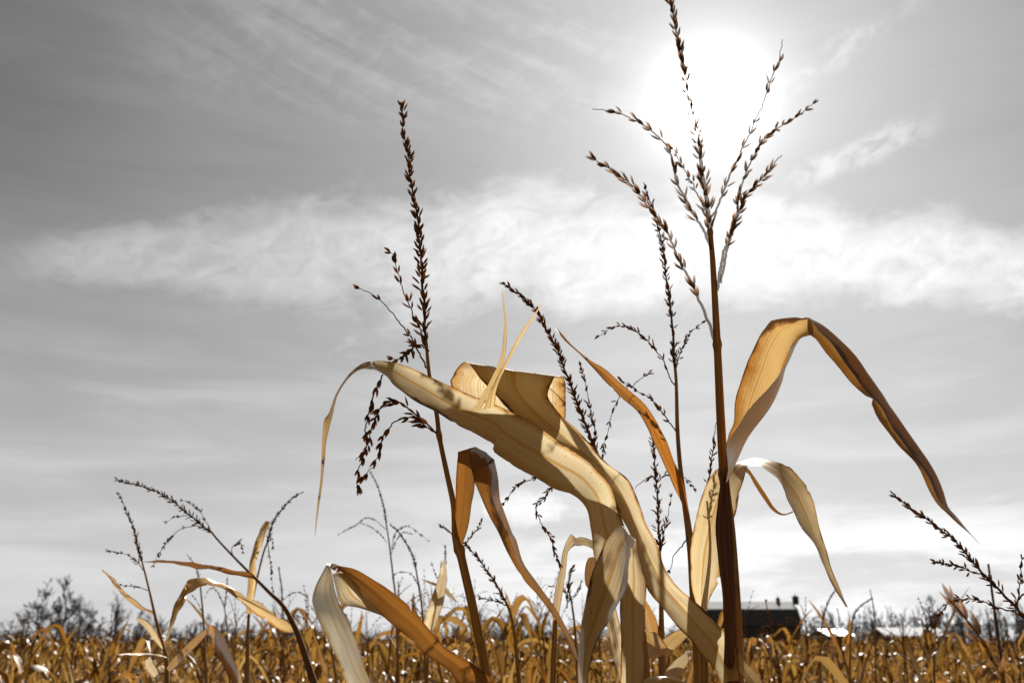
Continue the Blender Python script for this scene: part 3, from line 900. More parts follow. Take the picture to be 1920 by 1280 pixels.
# N: bent leaf left of the hanging one
Np = Plant('bent grey-brown corn leaf with torn top left of the drooping leaf',
           [(1036, 1300), (1038, 1230), (1042, 1160)], 2.05, [0.006, 0.0055, 0.004])
Np.leaf([
    ([(1034, 1200), (1036, 1155), (1040, 1108), (1049, 1066), (1055, 1034), (1062, 1014), (1070, 1001)],
     [(1042, 1200), (1049, 1149), (1056, 1105), (1062, 1066), (1065, 1037), (1071, 1027), (1078, 1022)], (2.05, 2.0, 2.05, 2.0)),
    ([(1070, 1001), (1079, 1008), (1089, 1006), (1103, 1009), (1112, 1013)], [(1078, 1022), (1085, 1023), (1095, 1022), (1108, 1027), (1114, 1036)], (2.0, 1.9, 2.0, 1.9)),
], bulge=0.008, M=9, seed=61, color=(0.62, 0.58, 0.54))
Np.branch([(1062, 1140), (1064, 1110), (1070, 1080), (1074, 1062)], 2.3, 2.3, start=0.1, gap=0.009, L=0.013)

# E: leaning plant at the left
E = Plant('leaning corn plant at left with long arched tassel and white-topped leaf',
          [(596, 1300), (582, 1260), (566, 1210), (554, 1178), (532, 1137), (505, 1110), (478, 1083), (440, 1045), (409, 1012), (397, 997)], 2.9,
          [0.0105, 0.0095, 0.0085, 0.0078, 0.0062, 0.0052, 0.0042, 0.0034, 0.0030, 0.0028], color=(0.5, 0.45, 0.4))
E.spike([(397, 997), (382, 984), (359, 965), (340, 951), (318, 936), (292, 922), (263, 912), (240, 905), (221, 900)], 2.9, 2.8, r=(0.0028, 0.001), gap=0.0075, L=0.014, w=0.0023, angle=38)
E.branch([(397, 997), (384, 974), (372, 955), (357, 943), (338, 937)], 2.9, 2.95, start=0.1, gap=0.011, L=0.012)
E.branch([(384, 990), (362, 985), (340, 990), (322, 1007), (309, 1024), (296, 1042), (286, 1062)], 2.9, 2.75, start=0.1, gap=0.010, L=0.013)
E.branch([(357, 966), (343, 965), (330, 968), (320, 973), (311, 979)], 2.9, 2.85, start=0.1, gap=0.010, L=0.012)
E.branch([(434, 1040), (434, 1030), (438, 1022), (446, 1018), (452, 1024), (455, 1033)], 2.9, 2.88, start=0.3, gap=0.008, L=0.012)
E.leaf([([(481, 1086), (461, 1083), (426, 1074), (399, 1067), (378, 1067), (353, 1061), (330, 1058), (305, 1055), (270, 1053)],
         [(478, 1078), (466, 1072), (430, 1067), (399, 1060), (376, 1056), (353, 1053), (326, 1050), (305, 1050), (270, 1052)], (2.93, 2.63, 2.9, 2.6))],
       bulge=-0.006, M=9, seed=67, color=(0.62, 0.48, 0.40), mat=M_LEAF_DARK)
E.leaf([
    ([(555, 1186), (525, 1181), (487, 1156), (450, 1128), (428, 1109), (409, 1100), (387, 1097), (366, 1104), (350, 1118)],
     [(552, 1176), (530, 1160), (512, 1146), (469, 1121), (422, 1099), (391, 1086), (372, 1082), (359, 1083), (347, 1096)], (2.97, 2.60, 2.90, 2.52)),
    ([(350, 1118), (340, 1138), (330, 1160), (322, 1178), (313, 1203)], [(347, 1096), (338, 1112), (331, 1127), (321, 1155), (311, 1202)], (2.55, 2.45, 2.58, 2.46)),
], bulge=0.014, M=11, ruffle=0.002, seed=71, color=(1.0, 0.86, 0.66))

# G: upright leaf and curved tassel behind
G = Plant('corn plant with upright split leaf and thin tassel curving to the right',
          [(463, 1300), (466, 1160), (475, 1117), (483, 1080), (494, 1036), (501, 1017)], 3.3, [0.008, 0.007, 0.005, 0.004, 0.003, 0.0028])
G.spike([(501, 1017), (509, 989), (521, 964), (540, 942), (552, 932), (565, 924)], 3.3, 3.25, r=(0.0028, 0.001), gap=0.0065, L=0.012, w=0.002, angle=24)
G.branch([(502, 1015), (504, 1035), (507, 1060), (509, 1085), (512, 1112)], 3.3, 3.25, gap=0.008, L=0.012)
G.branch([(502, 1012), (507, 1005), (511, 1015), (513, 1030)], 3.3, 3.3, gap=0.009, L=0.012)
G.leaf([([(462, 1150), (462, 1121), (465, 1085), (469, 1052), (478, 1017), (488, 995), (498, 976)],
         [(477, 1150), (476, 1122), (481, 1085), (479, 1058), (487, 1033), (498, 1002), (507, 980)], (3.25, 3.15, 3.25, 3.2))],
       bulge=0.010, M=9, seed=73, color=(1.05, 0.92, 0.7))

# H: far-left plants
Hp = Plant('small corn plant at far left, upright tassel and two curled leaves',
           [(312, 1300), (312, 1236), (303, 1202), (291, 1155), (281, 1111), (272, 1074), (266, 1052)], 3.0, [0.008, 0.0072, 0.006, 0.0048, 0.0036, 0.0028, 0.0026])
Hp.spike([(266, 1052), (259, 1027), (250, 996), (242, 975), (237, 962), (230, 945), (223, 929)], 3.0, 2.95, r=(0.0026, 0.0009), gap=0.007, L=0.0125, w=0.002, angle=24)
Hp.branch([(267, 1068), (258, 1056), (249, 1046), (235, 1038), (220, 1035), (204, 1032)], 3.0, 2.95, gap=0.011, L=0.012)
Hp.branch([(277, 1106), (265, 1101), (253, 1097), (240, 1095), (228, 1096)], 3.0, 2.95, start=0.3, gap=0.012, L=0.012, fill=0.7)
Hp.leaf([([(290, 1154), (262, 1140), (231, 1117), (216, 1100), (203, 1080), (191, 1069)],
          [(288, 1146), (266, 1135), (236, 1110), (221, 1092), (210, 1080), (192, 1067)], (3.03, 2.83, 3.0, 2.8))], bulge=-0.010, M=9, seed=79, color=(0.75, 0.6, 0.45))
Hp.leaf([([(302, 1222), (296, 1208), (281, 1188), (268, 1172), (255, 1158)], [(308, 1222), (301, 1200), (290, 1180), (276, 1163), (256, 1156)], (3.03, 2.83, 3.0, 2.8))], bulge=-0.010, M=9, seed=83)
Hp.ribbon([(312, 1236), (290, 1229), (262, 1227), (238, 1227), (219, 1227)], 3.0, 2.7, 0.035, seed=84, tilt=(0, 0.3, 1.0), taper=0.5)
Hp.ribbon([(276, 1234), (281, 1248), (290, 1262), (298, 1276)], 2.8, 2.78, 0.03, seed=85)
Hp.ribbon([(314, 1256), (335, 1233), (360, 1208), (390, 1180)], 2.95, 2.7, 0.022, mat=M_LEAF_DARK, seed=86, taper=0.3)
Hp.ribbon([(390, 1178), (402, 1188), (418, 1220), (436, 1255), (452, 1290)], 2.72, 2.6, 0.04, seed=87, mat=M_LEAF_DARK, color=(1.2, 1.0, 0.8), taper=0.3)

# thin plants standing free against the sky
def thin(label, stalk, d, spike_pts, branches, r=0.003, lod=1, L=0.0125, gap=0.0075, color=(1, 1, 1), leaves=()):
    p = Plant(label, stalk, d, [r * 2.2, r * 1.5, r], lod=lod, color=color)
    p.spike(spike_pts, d, d - 0.05, r=(r, r * 0.35), gap=gap, L=L, w=0.0021, angle=28)
    for b in branches:
        p.branch(b, d, d - 0.08, gap=gap * 1.4, L=L, r=(r * 0.55, r * 0.25))
    for k, (pts, w, mt) in enumerate(leaves):
        p.ribbon(pts, d, d - 0.25, w, mat=mt, seed=100 + k)
    return p

thin('thin grey tassel plant with arching branches under the drooping seed heads',
     [(748, 1290), (742, 1130), (737, 1080), (730, 1020), (724, 980)], 4.3, [(724, 980), (720, 952), (710, 917), (703, 900), (695, 886)],
     [[(724, 992), (702, 974), (685, 971), (667, 984), (650, 993), (634, 1002)], [(725, 1016), (715, 1003), (702, 992), (690, 985), (678, 981)],
      [(734, 1030), (738, 1010), (745, 995), (765, 986), (782, 997), (804, 1014)], [(733, 1040), (742, 1015), (752, 1000), (762, 998), (773, 1001)]])
thin('thin plant with dark tassel bending left, second below the drooping seed heads',
     [(800, 1290), (792, 1150), (787, 1110), (780, 1067)], 3.6, [(780, 1067), (776, 1048), (770, 1033), (755, 1007), (745, 994), (734, 985)], [[(786, 1100), (770, 1075), (745, 1073), (736, 1085)]])
thin('corn plant with brown tassel leaning left beside the thin central stalk',
     [(975, 1300), (966, 1200), (957, 1150), (947, 1125)], 2.5, [(947, 1125), (930, 1092), (915, 1067), (895, 1040), (880, 1025), (868, 1017)],
     [[(950, 1135), (935, 1128), (915, 1122), (900, 1120)], [(872, 1020), (885, 1000), (893, 990), (902, 978)], [(852, 1004), (840, 995), (830, 988), (822, 982)]], lod=0, L=0.0135)
thin('thin plant with ragged tassel between folded leaf tip and drooping leaf',
     [(1085, 1300), (1078, 1180), (1072, 1130)], 3.0, [(1072, 1130), (1066, 1100), (1068, 1078), (1071, 1065)], [[(1072, 1125), (1085, 1105), (1090, 1090)], [(1070, 1120), (1055, 1105), (1040, 1100), (1028, 1098)]])
Rp = thin('corn plant at right edge with long brown tassel pointing up to the left',
          [(1962, 1300), (1948, 1200), (1920, 1158)], 1.9, [(1920, 1158), (1895, 1129), (1872, 1102), (1845, 1075), (1821, 1048), (1797, 1023), (1768, 998), (1738, 974), (1708, 952), (1677, 930)],
          [[(1848, 1080), (1821, 1068), (1786, 1058), (1768, 1054), (1754, 1053)], [(1904, 1146), (1875, 1139), (1842, 1127), (1812, 1123), (1788, 1124), (1772, 1133), (1758, 1155), (1750, 1175)],
           [(1904, 1140), (1908, 1105), (1913, 1078), (1917, 1045)]], lod=0, L=0.0135, gap=0.0062, r=0.0026)
thin('bent brown seed stem beside the tip of the white-topped leaf', [(1538, 1300), (1539, 1200), (1543, 1160)], 4.2, [(1543, 1160), (1549, 1138), (1557, 1120), (1567, 1104)], [], gap=0.006, L=0.011)
thin('brown seed stem hooked to the right above the bright shed', [(1592, 1300), (1595, 1200), (1599, 1160)], 4.2, [(1599, 1160), (1606, 1144), (1618, 1132), (1634, 1122)], [], gap=0.006, L=0.011)
thin('pale thin stem standing alone above the treeline at right', [(1642, 1300), (1641, 1180), (1638, 1140)], 5.5, [(1638, 1140), (1635, 1122), (1631, 1103)], [], gap=0.02, L=0.011)
thin('slim tassel standing right of the leaning left plant', [(535, 1300), (531, 1200), (529, 1130)], 4.6, [(529, 1130), (528, 1100), (525, 1082), (523, 1063)], [[(530, 1125), (545, 1113), (560, 1110), (575, 1118)]])
thin('faint tassel rising behind the arched left leaf', [(432, 1300), (426, 1180), (421, 1140)], 5.2, [(421, 1140), (424, 1115), (426, 1085)], [[(421, 1140), (412, 1118), (402, 1103), (392, 1105), (385, 1118)], [(421, 1135), (408, 1110), (400, 1100)]])
thin('slender grass stem crossing the dark upper leaf of the left plant', [(388, 1300), (382, 1170), (375, 1090)], 4.0, [(375, 1090), (368, 1065), (358, 1048), (349, 1038)], [[(380, 1150), (370, 1128), (358, 1112)]], gap=0.02)
thin('brown-leaved corn plant with forked top left of the thin central stalk', [(800, 1300), (806, 1200), (828, 1120)], 3.6, [(828, 1120), (834, 1085), (835, 1055), (835, 1025)],
     [[(830, 1110), (820, 1085), (808, 1052)], [(828, 1115), (826, 1080), (828, 1050)]],
     leaves=[([(798, 1190), (815, 1140), (828, 1095), (834, 1045)], 0.05, M_LEAF), ([(832, 1105), (815, 1095), (790, 1085)], 0.02, M_LEAF_DARK), ([(832, 1105), (845, 1115), (858, 1128)], 0.03, M_LEAF)])

# T: grass head at lower right, nearer than the rest
T = thing('grass_stem', 'near stem with big open seed husks at lower right corner', 'grass stem', tuple(P(1890, 1300, 1.0) * np.array([1, 1, 0])))
mb = MB()
c = catmull(np.vstack([parent_world(T), P(1888, 1310, 1.0), px3([(1881, 1280), (1866, 1245), (1851, 1220), (1833, 1188), (1812, 1161), (1796, 1140)], 1.0, 0.97)]), 60)
tube(mb, c, np.linspace(0.0024, 0.0009, 60), 7)
mb.obj('stalk', [M_RACHIS], T)
mb = MB()
for (a, b_, w) in [((1783, 1125), (1767, 1091), 2.3), ((1810, 1160), (1762, 1107), 3.0), ((1800, 1140), (1776, 1118), 2.4), ((1813, 1160), (1800, 1122), 3.2), ((1833, 1185), (1806, 1164), 2.6), ((1838, 1190), (1822, 1143), 3.0),
                   ((1836, 1203), (1808, 1183), 2.6), ((1851, 1215), (1834, 1190), 2.8), ((1860, 1240), (1851, 1208), 3.0), ((1849, 1246), (1818, 1231), 2.4), ((1856, 1249), (1836, 1275), 2.8),
                   ((1868, 1262), (1850, 1285), 2.6), ((1876, 1262), (1884, 1228), 2.4), ((1880, 1282), (1874, 1250), 2.8), ((1885, 1290), (1850, 1300), 2.4), ((1790, 1133), (1781, 1095), 1.6)]:
    p0, p1 = P(*a, 0.985), P(*b_, 0.975)
    l = np.linalg.norm(p1 - p0)
    husk(mb, p0, p1 - p0, l, w * 0.00112, SPINDLE, 7, 1, 0.6, random.random() * 10, 0.04)
    if w > 2.5:
        husk(mb, p0, (p1 - p0) + np.array([0.002, 0, 0.002]), l * 0.85, w * 0.0005, SPINDLE, 7, 1, 0.5, random.random() * 10, 0.1)
mb.obj('seed_head', [M_RACHIS, M_HUSK_THIN], T)

# ------------------------------------------------------------------ ground and far setting
def plain_mat(name, build):
    m, t, out = new_mat(name)
    p = t.nodes.new('ShaderNodeBsdfPrincipled')
    build(t, p)
    t.links.new(p.outputs[0], out.inputs['Surface'])
    return m


def obj_xyz(t):
    tc = t.nodes.new('ShaderNodeTexCoord')
    sp = t.nodes.new('ShaderNodeSeparateXYZ')
    t.links.new(tc.outputs['Object'], sp.inputs[0])
    return [V(sp.outputs[i]) for i in range(3)]


def b_soil(t, p):
    x, y, z = obj_xyz(t)
    n = vnoise(x, y, 0, 2.2, 6, 0.65)
    n2 = vnoise(x * 0.05, y * 0.05, 3, 1.0, 4, 0.6)
    c = mixc(t, n, (0.075, 0.045, 0.022), (0.20, 0.125, 0.055))
    c = mixc(t, n2 * 0.5, c, (0.13, 0.085, 0.04))
    t.links.new(c, p.inputs['Base Color'])
    p.inputs['Roughness'].default_value = 0.95
    b = t.nodes.new('ShaderNodeBump')
    b.inputs['Distance'].default_value = 0.05
    t.links.new(n.s, b.inputs['Height'])
    t.links.new(b.outputs[0], p.inputs['Normal'])


def b_bark(t, p):
    x, y, z = obj_xyz(t)
    n = vnoise(x * 3, y * 3, z * 0.7, 1.0, 4, 0.6)
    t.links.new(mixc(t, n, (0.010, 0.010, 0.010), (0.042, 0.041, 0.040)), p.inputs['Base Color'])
    p.inputs['Roughness'].default_value = 0.9


def b_barnwall(t, p):
    x, y, z = obj_xyz(t)
    n = vnoise(x * 5.0, y * 5.0, z * 0.4, 1.0, 3, 0.6)
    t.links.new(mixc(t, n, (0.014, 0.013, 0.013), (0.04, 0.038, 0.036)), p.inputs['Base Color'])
    p.inputs['Roughness'].default_value = 0.85


def b_metal(t, p):
    x, y, z = obj_xyz(t)
    n = vnoise(x * 0.6, y * 0.6, z, 1.0, 4, 0.6)
    seam = vstep(V.op('FRACT', x * 1.3), 0.9, 0.97)
    c = mixc(t, n, (0.13, 0.13, 0.13), (0.20, 0.20, 0.20))
    c = mixc(t, seam * 0.5, c, (0.12, 0.12, 0.12))
    t.links.new(c, p.inputs['Base Color'])
    p.inputs['Roughness'].default_value = 0.8
    p.inputs['Specular IOR Level'].default_value = 0.04


def b_pale(t, p):
    x, y, z = obj_xyz(t)
    n = vnoise(x * 0.5, y * 0.5, z, 1.0, 4, 0.6)
    t.links.new(mixc(t, n, (0.36, 0.36, 0.36), (0.60, 0.60, 0.60)), p.inputs['Base Color'])
    p.inputs['Roughness'].default_value = 0.8
    p.inputs['Specular IOR Level'].default_value = 0.1


def b_steep(t, p):
    x, y, z = obj_xyz(t)
    n = vnoise(x * 1.5, y * 1.5, z * 3.0, 1.0, 4, 0.6)
    t.links.new(mixc(t, n, (0.022, 0.022, 0.022), (0.040, 0.040, 0.040)), p.inputs['Base Color'])
    p.inputs['Roughness'].default_value = 0.8


def b_shine(t, p):
    x, y, z = obj_xyz(t)
    n = vnoise(x * 0.8, y * 0.8, z, 1.0, 3, 0.6)
    t.links.new(mixc(t, n, (0.32, 0.32, 0.32), (0.52, 0.52, 0.52)), p.inputs['Base Color'])
    p.inputs['Roughness'].default_value = 0.5
    p.inputs['Metallic'].default_value = 0.3


M_SOIL = plain_mat('field_soil', b_soil)
M_BARK = plain_mat('dark_bark', b_bark)
M_BARN = plain_mat('weathered_boards', b_barnwall)
M_ROOF = plain_mat('metal_roofing', b_metal)
M_STEEP = plain_mat('dark_roofing', b_steep)
M_PALE = plain_mat('pale_sheet_roof', b_pale)
M_SHINE = plain_mat('shiny_sheet_roof', b_shine)

# ground: one sheet to the horizon, finer near the eye
ys = np.concatenate([np.linspace(-60, 120, 61), np.geomspace(140, 5500, 26)])
xs = np.concatenate([-np.geomspace(5000, 60, 20), np.linspace(-50, 50, 41), np.geomspace(60, 5000, 20)])
gx, gy = np.meshgrid(xs, ys)
gz = 0.03 * np.sin(gx * 1.9) * np.sin(gy * 1.3) * (np.abs(gx) < 55) * (np.abs(gy) < 125)
mb = MB()
mb.grid(np.stack([gx, gy, gz], -1), np.zeros(gx.shape + (3,)))
g = mb.obj('ground', M_SOIL)
g['kind'] = 'structure'


def wbox(mb, x0, x1, y0, y1, z0, z1, mat=0):
    v = [(x0, y0, z0), (x1, y0, z0), (x1, y1, z0), (x0, y1, z0), (x0, y0, z1), (x1, y0, z1), (x1, y1, z1), (x0, y1, z1)]
    f = [(0, 3, 2, 1), (4, 5, 6, 7), (0, 1, 5, 4), (1, 2, 6, 5), (2, 3, 7, 6), (3, 0, 4, 7)]
    mb.add(v, f, np.zeros((8, 3)), mat)


def slab(mb, a, b, c, d, th, mat=0):
    """a thick panel from the quad a b c d"""
    a, b, c, d = (np.array(q, float) for q in (a, b, c, d))
    n = unit(np.cross(b - a, d - a)) * th
    v = [a, b, c, d, a - n, b - n, c - n, d - n]
    f = [(0, 1, 2, 3), (7, 6, 5, 4), (4, 5, 1, 0), (5, 6, 2, 1), (6, 7, 3, 2), (7, 4, 0, 3)]
    mb.add(v, f, np.zeros((8, 3)), mat)


def px_x(px, d):
    return (px - 960) / FPX * d * 1.0 / math.cos(PITCH) / (1 - math.tan(-PITCH) * 0) if False else P(px, 1205, d)[0]


def barn():
    d = 160.0
    x0, x1 = P(1302, 1205, d)[0], P(1508, 1205, d)[0]
    cx = (x0 + x1) / 2
    root = thing('barn', 'big black barn with gambrel roof and two roof vents behind the corn', 'barn', (cx, d + 6, 0))
    hw, dp = (x1 - x0) / 2, 6.0
    zt = lambda py: P(1400, py, d + 3)[2]
    eave, knee, ridge = P(1400, 1169, d)[2], P(1400, 1141, d + 2.0)[2], P(1400, 1127, d + 6)[2]
    mb = MB()
    wbox(mb, -hw + 0.25, hw - 0.25, -dp + 0.25, dp - 0.25, 0, eave - 0.02)
    for s in (-1, 1):       # gable ends fill the gambrel
        xg = s * (hw - 0.30)
        for (ya, za, yb, zb) in ((-dp + 0.3, eave, -4.0, knee - 0.12), (-4.0, knee - 0.12, 0, ridge - 0.15)):
            slab(mb, (xg, ya, eave - 0.3), (xg, yb, eave - 0.3), (xg, yb, zb), (xg, ya, za), 0.1 * s)
            slab(mb, (xg, -ya, eave - 0.3), (xg, -yb, eave - 0.3), (xg, -yb, zb), (xg, -ya, za), 0.1 * s)
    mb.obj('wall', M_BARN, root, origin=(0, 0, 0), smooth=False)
    mb = MB()
    for s in (-1, 1):
        slab(mb, (-hw, s * 4.0, knee), (hw, s * 4.0, knee), (hw, 0, ridge), (-hw, 0, ridge), 0.12 * -s)
    mb.obj('roof', M_ROOF, root, origin=(0, 0, 0), smooth=False)
    mb = MB()
    for s in (-1, 1):
        slab(mb, (-hw, s * (dp + 0.3), eave - 0.25), (hw, s * (dp + 0.3), eave - 0.25), (hw, s * 4.02, knee - 0.03), (-hw, s * 4.02, knee - 0.03), 0.12 * -s)
    mb.obj('lower_roof', M_STEEP, root, origin=(0, 0, 0), smooth=False)
    for px, h, w in ((1492, 1115, 0.42), (1459, 1119, 0.26)):
        xv = P(px, 1130, d + 6)[0] - cx
        top = P(px, h, d + 6)[2]
        mb = MB()
        wbox(mb, xv - w, xv + w, -w, w, ridge - 0.5, top - 0.35)
        mb.obj('vent', M_BARN, root, origin=(0, 0, 0), smooth=False)
        mb = MB()
        cc = np.array([[xv, 0, top - 0.35], [xv, 0, top - 0.2], [xv, 0, top], [xv, 0, top + 0.35]])
        tube(mb, cc, np.array([w * 1.5, w * 1.3, 0.07, 0.03]), 8)
        mb.obj('vent_cap', M_BARN, root, origin=(0, 0, 0), smooth=False)
    mb = MB()
    wbox(mb, -1.8, 1.8, -dp + 0.12, -dp + 0.24, 0.0, 3.2)
    mb.obj('door', M_STEEP, root, origin=(0, 0, 0), smooth=False)


def shed(label, px0, px1, py_top, py_eave, d, mat, tilt):
    x0, x1 = P(px0, 1205, d)[0], P(px1, 1205, d)[0]
    cx, hw = (x0 + x1) / 2, (x1 - x0) / 2
    root = thing('shed', label, 'shed', (cx, d, 0))
    ze, zt = P(px0, py_eave, d)[2], P(px0, py_top, d + tilt)[2]
    mb = MB()
    wbox(mb, -hw + 0.15, hw - 0.15, 0.2, 2 * tilt - 0.2, 0, ze - 0.06)
    mb.obj('wall', M_BARN, root, origin=(0, 0, 0), smooth=False)
    mb = MB()
    slab(mb, (-hw, 0, ze), (hw, 0, ze), (hw, tilt, zt), (-hw, tilt, zt), -0.08)
    slab(mb, (-hw, 2 * tilt, ze), (hw, 2 * tilt, ze), (hw, tilt, zt), (-hw, tilt, zt), 0.08)
    mb.obj('roof', mat, root, origin=(0, 0, 0), smooth=False)
    mb = MB()
    wbox(mb, -0.8, 0.8, 0.08, 0.19, 0, min(2.0, ze - 0.3))
    mb.obj('door', M_STEEP, root, origin=(0, 0, 0), smooth=False)


barn()
shed('small low shed with bright white sunlit roof right of the barn', 1556, 1605, 1180, 1192, 108.0, M_SHINE, 4.0)
shed('long low shed with pale grey roof before the treeline at right', 1662, 1782, 1177, 1192, 112.0, M_PALE, 3.0)
shed('tiny pale-roofed shed farthest right below the trees', 1852, 1868, 1197, 1204, 130.0, M_SHINE, 2.5)


def bare_tree_mesh(seed, H, spread=0.5, upright=0.35, levels=5, first=0.25, lean=0.0, twig=1.0):
    """trunk tube and one mesh of bare limbs"""
    rg = np.random.default_rng(seed)
    trunk, crown = MB(), MB()
    n = 9
    z = np.linspace(0, H * 0.72, n)
    wx = np.cumsum(rg.normal(0, 0.012 * H, n)) + lean * z
    wy = np.cumsum(rg.normal(0, 0.012 * H, n))
    c = np.stack([wx - wx[0], wy - wy[0], z], 1)
    r0 = 0.028 * H
    tube(trunk, c, np.linspace(r0, r0 * 0.32, n), 7)

    def limb(p, d, L, r, lv):
        k = 5
        pts = [p]
        dd = d.copy()
        for i in range(k):
            dd = unit(dd + rg.normal(0, 0.17, 3) + np.array([0, 0, upright * 0.12]))
            pts.append(pts[-1] + dd * L / k)
        pts = np.array(pts)
        tube(crown, pts, np.linspace(r, r * 0.45, k + 1), 5 if lv > 2 else 3)
        if lv <= 0:
            return
        for j in range(int(rg.integers(3, 5))):
            f = rg.uniform(0.25, 1.0)
            i = min(int(f * k), k - 1)
            q = pts[i] + (pts[i + 1] - pts[i]) * (f * k - i)
            ax = unit(rg.normal(0, 1, 3))
            nd = unit(dd + ax * rg.uniform(0.45, 0.95) + np.array([0, 0, upright * 0.4]))
            limb(q, nd, L * rg.uniform(0.48, 0.72), max(r * (1 - 0.5 * f) * 0.6, 0.034 * twig), lv - 1)

    nb = int(6 + H * 0.35)
    for b in range(nb):
        f = first + (1 - first) * (b + rg.random()) / nb
        i = min(int(f * (n - 1)), n - 2)
        q = c[i] + (c[i + 1] - c[i]) * (f * (n - 1) - i)
        a = b * 2.4 + rg.normal(0, 0.4)
        d = unit(np.array([math.cos(a) * spread, math.sin(a) * spread, upright + 0.5 * f]))
        limb(q, d, H * rg.uniform(0.26, 0.38) * (1.15 - 0.55 * f), r0 * 0.42 * (1.1 - 0.6 * f), levels - 2)
    limb(c[-1], np.array([lean, 0.05, 1.0]), H * 0.28, r0 * 0.32, levels - 2)
    k = H / max(crown.arrays()[0][:, 2].max(), 0.1)            # the topmost twig is at height H
    for b in (trunk, crown):
        b.v = [q * k for q in b.v]
    return (trunk.mesh('trunk', M_BARK), crown.mesh('crown', M_BARK))


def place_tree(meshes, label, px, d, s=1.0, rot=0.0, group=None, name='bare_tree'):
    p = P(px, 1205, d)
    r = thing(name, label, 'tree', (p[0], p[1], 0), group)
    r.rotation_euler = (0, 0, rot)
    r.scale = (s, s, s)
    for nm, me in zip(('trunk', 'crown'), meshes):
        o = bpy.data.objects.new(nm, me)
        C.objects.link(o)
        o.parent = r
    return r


def H_px(py, d):
    return P(960, py, d)[2]


big_a = bare_tree_mesh(3, 10, spread=0.75, upright=0.25, levels=6)
big_b = bare_tree_mesh(5, 10, spread=0.6, upright=0.4, levels=6)
big_c = bare_tree_mesh(9, 10, spread=0.9, upright=0.15, levels=6)
young = bare_tree_mesh(14, 10, spread=0.35, upright=0.7, levels=5, first=0.15)
pole_a = bare_tree_mesh(21, 10, spread=0.28, upright=0.85, levels=5, first=0.2)
pole_b = bare_tree_mesh(23, 10, spread=0.32, upright=0.75, levels=4, first=0.3)
pole_c = bare_tree_mesh(27, 10, spread=0.40, upright=0.7, levels=5, first=0.1)

for me, lab, px, py, d, rot in (
        (big_a, 'large bare tree with single straight trunk at far left', 73, 1078, 125, 0.4),
        (big_b, 'large bare tree with forked leaning trunk, second from the left', 113, 1076, 120, 2.0),
        (big_c, 'broad low dark bare tree right of the forked one', 145, 1112, 128, 4.0),
        (big_a, 'dark bushy bare tree at the right end of the left clump', 166, 1122, 131, 1.3),
        (big_c, 'low bare tree at the very left edge with drooping limbs', 30, 1140, 126, 5.2),
        (young, 'bare tree with spreading upright limbs behind the small far-left corn plant', 222, 1105, 118, 1.0),
        (big_b, 'low bare tree left of the arched pale leaf', 262, 1140, 140, 0.3)):
    place_tree(me, lab, px, d, H_px(py, d) / 10.0, rot)
for k in range(16):
    px = 285 + k * 21 + random.uniform(-8, 8)
    d = random.uniform(140, 165)
    place_tree(random.choice([big_c, big_a, young]), 'one of the low dark bare trees in the hedge line between left corn and centre', px, d,
               H_px(random.uniform(1143, 1172), d) / 10.0, random.uniform(0, 6.28), 'low trees in the hedge line left of centre')
for k in range(10):
    px = 902 + k * 13 + random.uniform(-6, 6)
    d = random.uniform(100, 112)
    place_tree(random.choice([big_c, big_a]), 'one of the dark bushy trees on the skyline near the centre', px, d, H_px(random.uniform(1140, 1165), d) / 10.0, random.uniform(0, 6.28), 'dark bushy trees at the centre of the skyline')
for k in range(9):
    px = 1030 + k * 32 + random.uniform(-10, 10)
    d = random.uniform(190, 230)
    place_tree(random.choice([pole_a, pole_c, big_c]), 'one of the small bare trees on the skyline left of the barn', px, d, H_px(random.uniform(1140, 1165), d) / 10.0, random.uniform(0, 6.28), 'small bare trees left of the barn')
for k in range(52):
    px = 1508 + k * 8.4 + random.uniform(-4, 4)
    d = random.uniform(215, 290)
    place_tree(random.choice([pole_a, pole_b, pole_c]), 'one of the slim bare trees in the grey treeline right of the barn', px, d,
               H_px(random.uniform(1128, 1160) - (4 if px > 1700 else 0), d) / 10.0, random.uniform(0, 6.28), 'slim trees in the right treeline')
for px, py, d, rot, lab in ((1648, 1140, 180, 1.0, 'darker bushy bare tree above the gap between the two sheds'), (1752, 1113, 200, 2.5, 'tallest pale bare tree rising above the right treeline'),
                            (1800, 1135, 185, 0.2, 'dark dense bare tree at the right end of the long shed')):
    place_tree(big_b, lab, px, d, H_px(py, d) / 10.0, rot)

# undergrowth along the foot of the trees, one mass
mb = MB()
rg = np.random.default_rng(91)
for k in range(2600):
    px = rg.uniform(-150, 2070)
    d = rg.uniform(150, 240) if px > 1480 else rg.uniform(115, 150)
    p = P(px, 1205, d)
    p[2] = 0
    top = rg.uniform(1.6, 4.2)
    for q in range(3):
        dv = rg.normal(0, 0.55, 2)
        pts = np.array([p, p + np.array([dv[0] * 0.4, dv[1] * 0.4, top * 0.5]), p + np.array([dv[0], dv[1], top * rg.uniform(0.7, 1.0)])])
        tube(mb, pts, np.array([0.05, 0.04, 0.012]), 3)
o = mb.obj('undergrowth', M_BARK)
o['kind'] = 'stuff'
o['label'] = 'dark bare undergrowth along the foot of the far trees'
o['category'] = 'undergrowth'


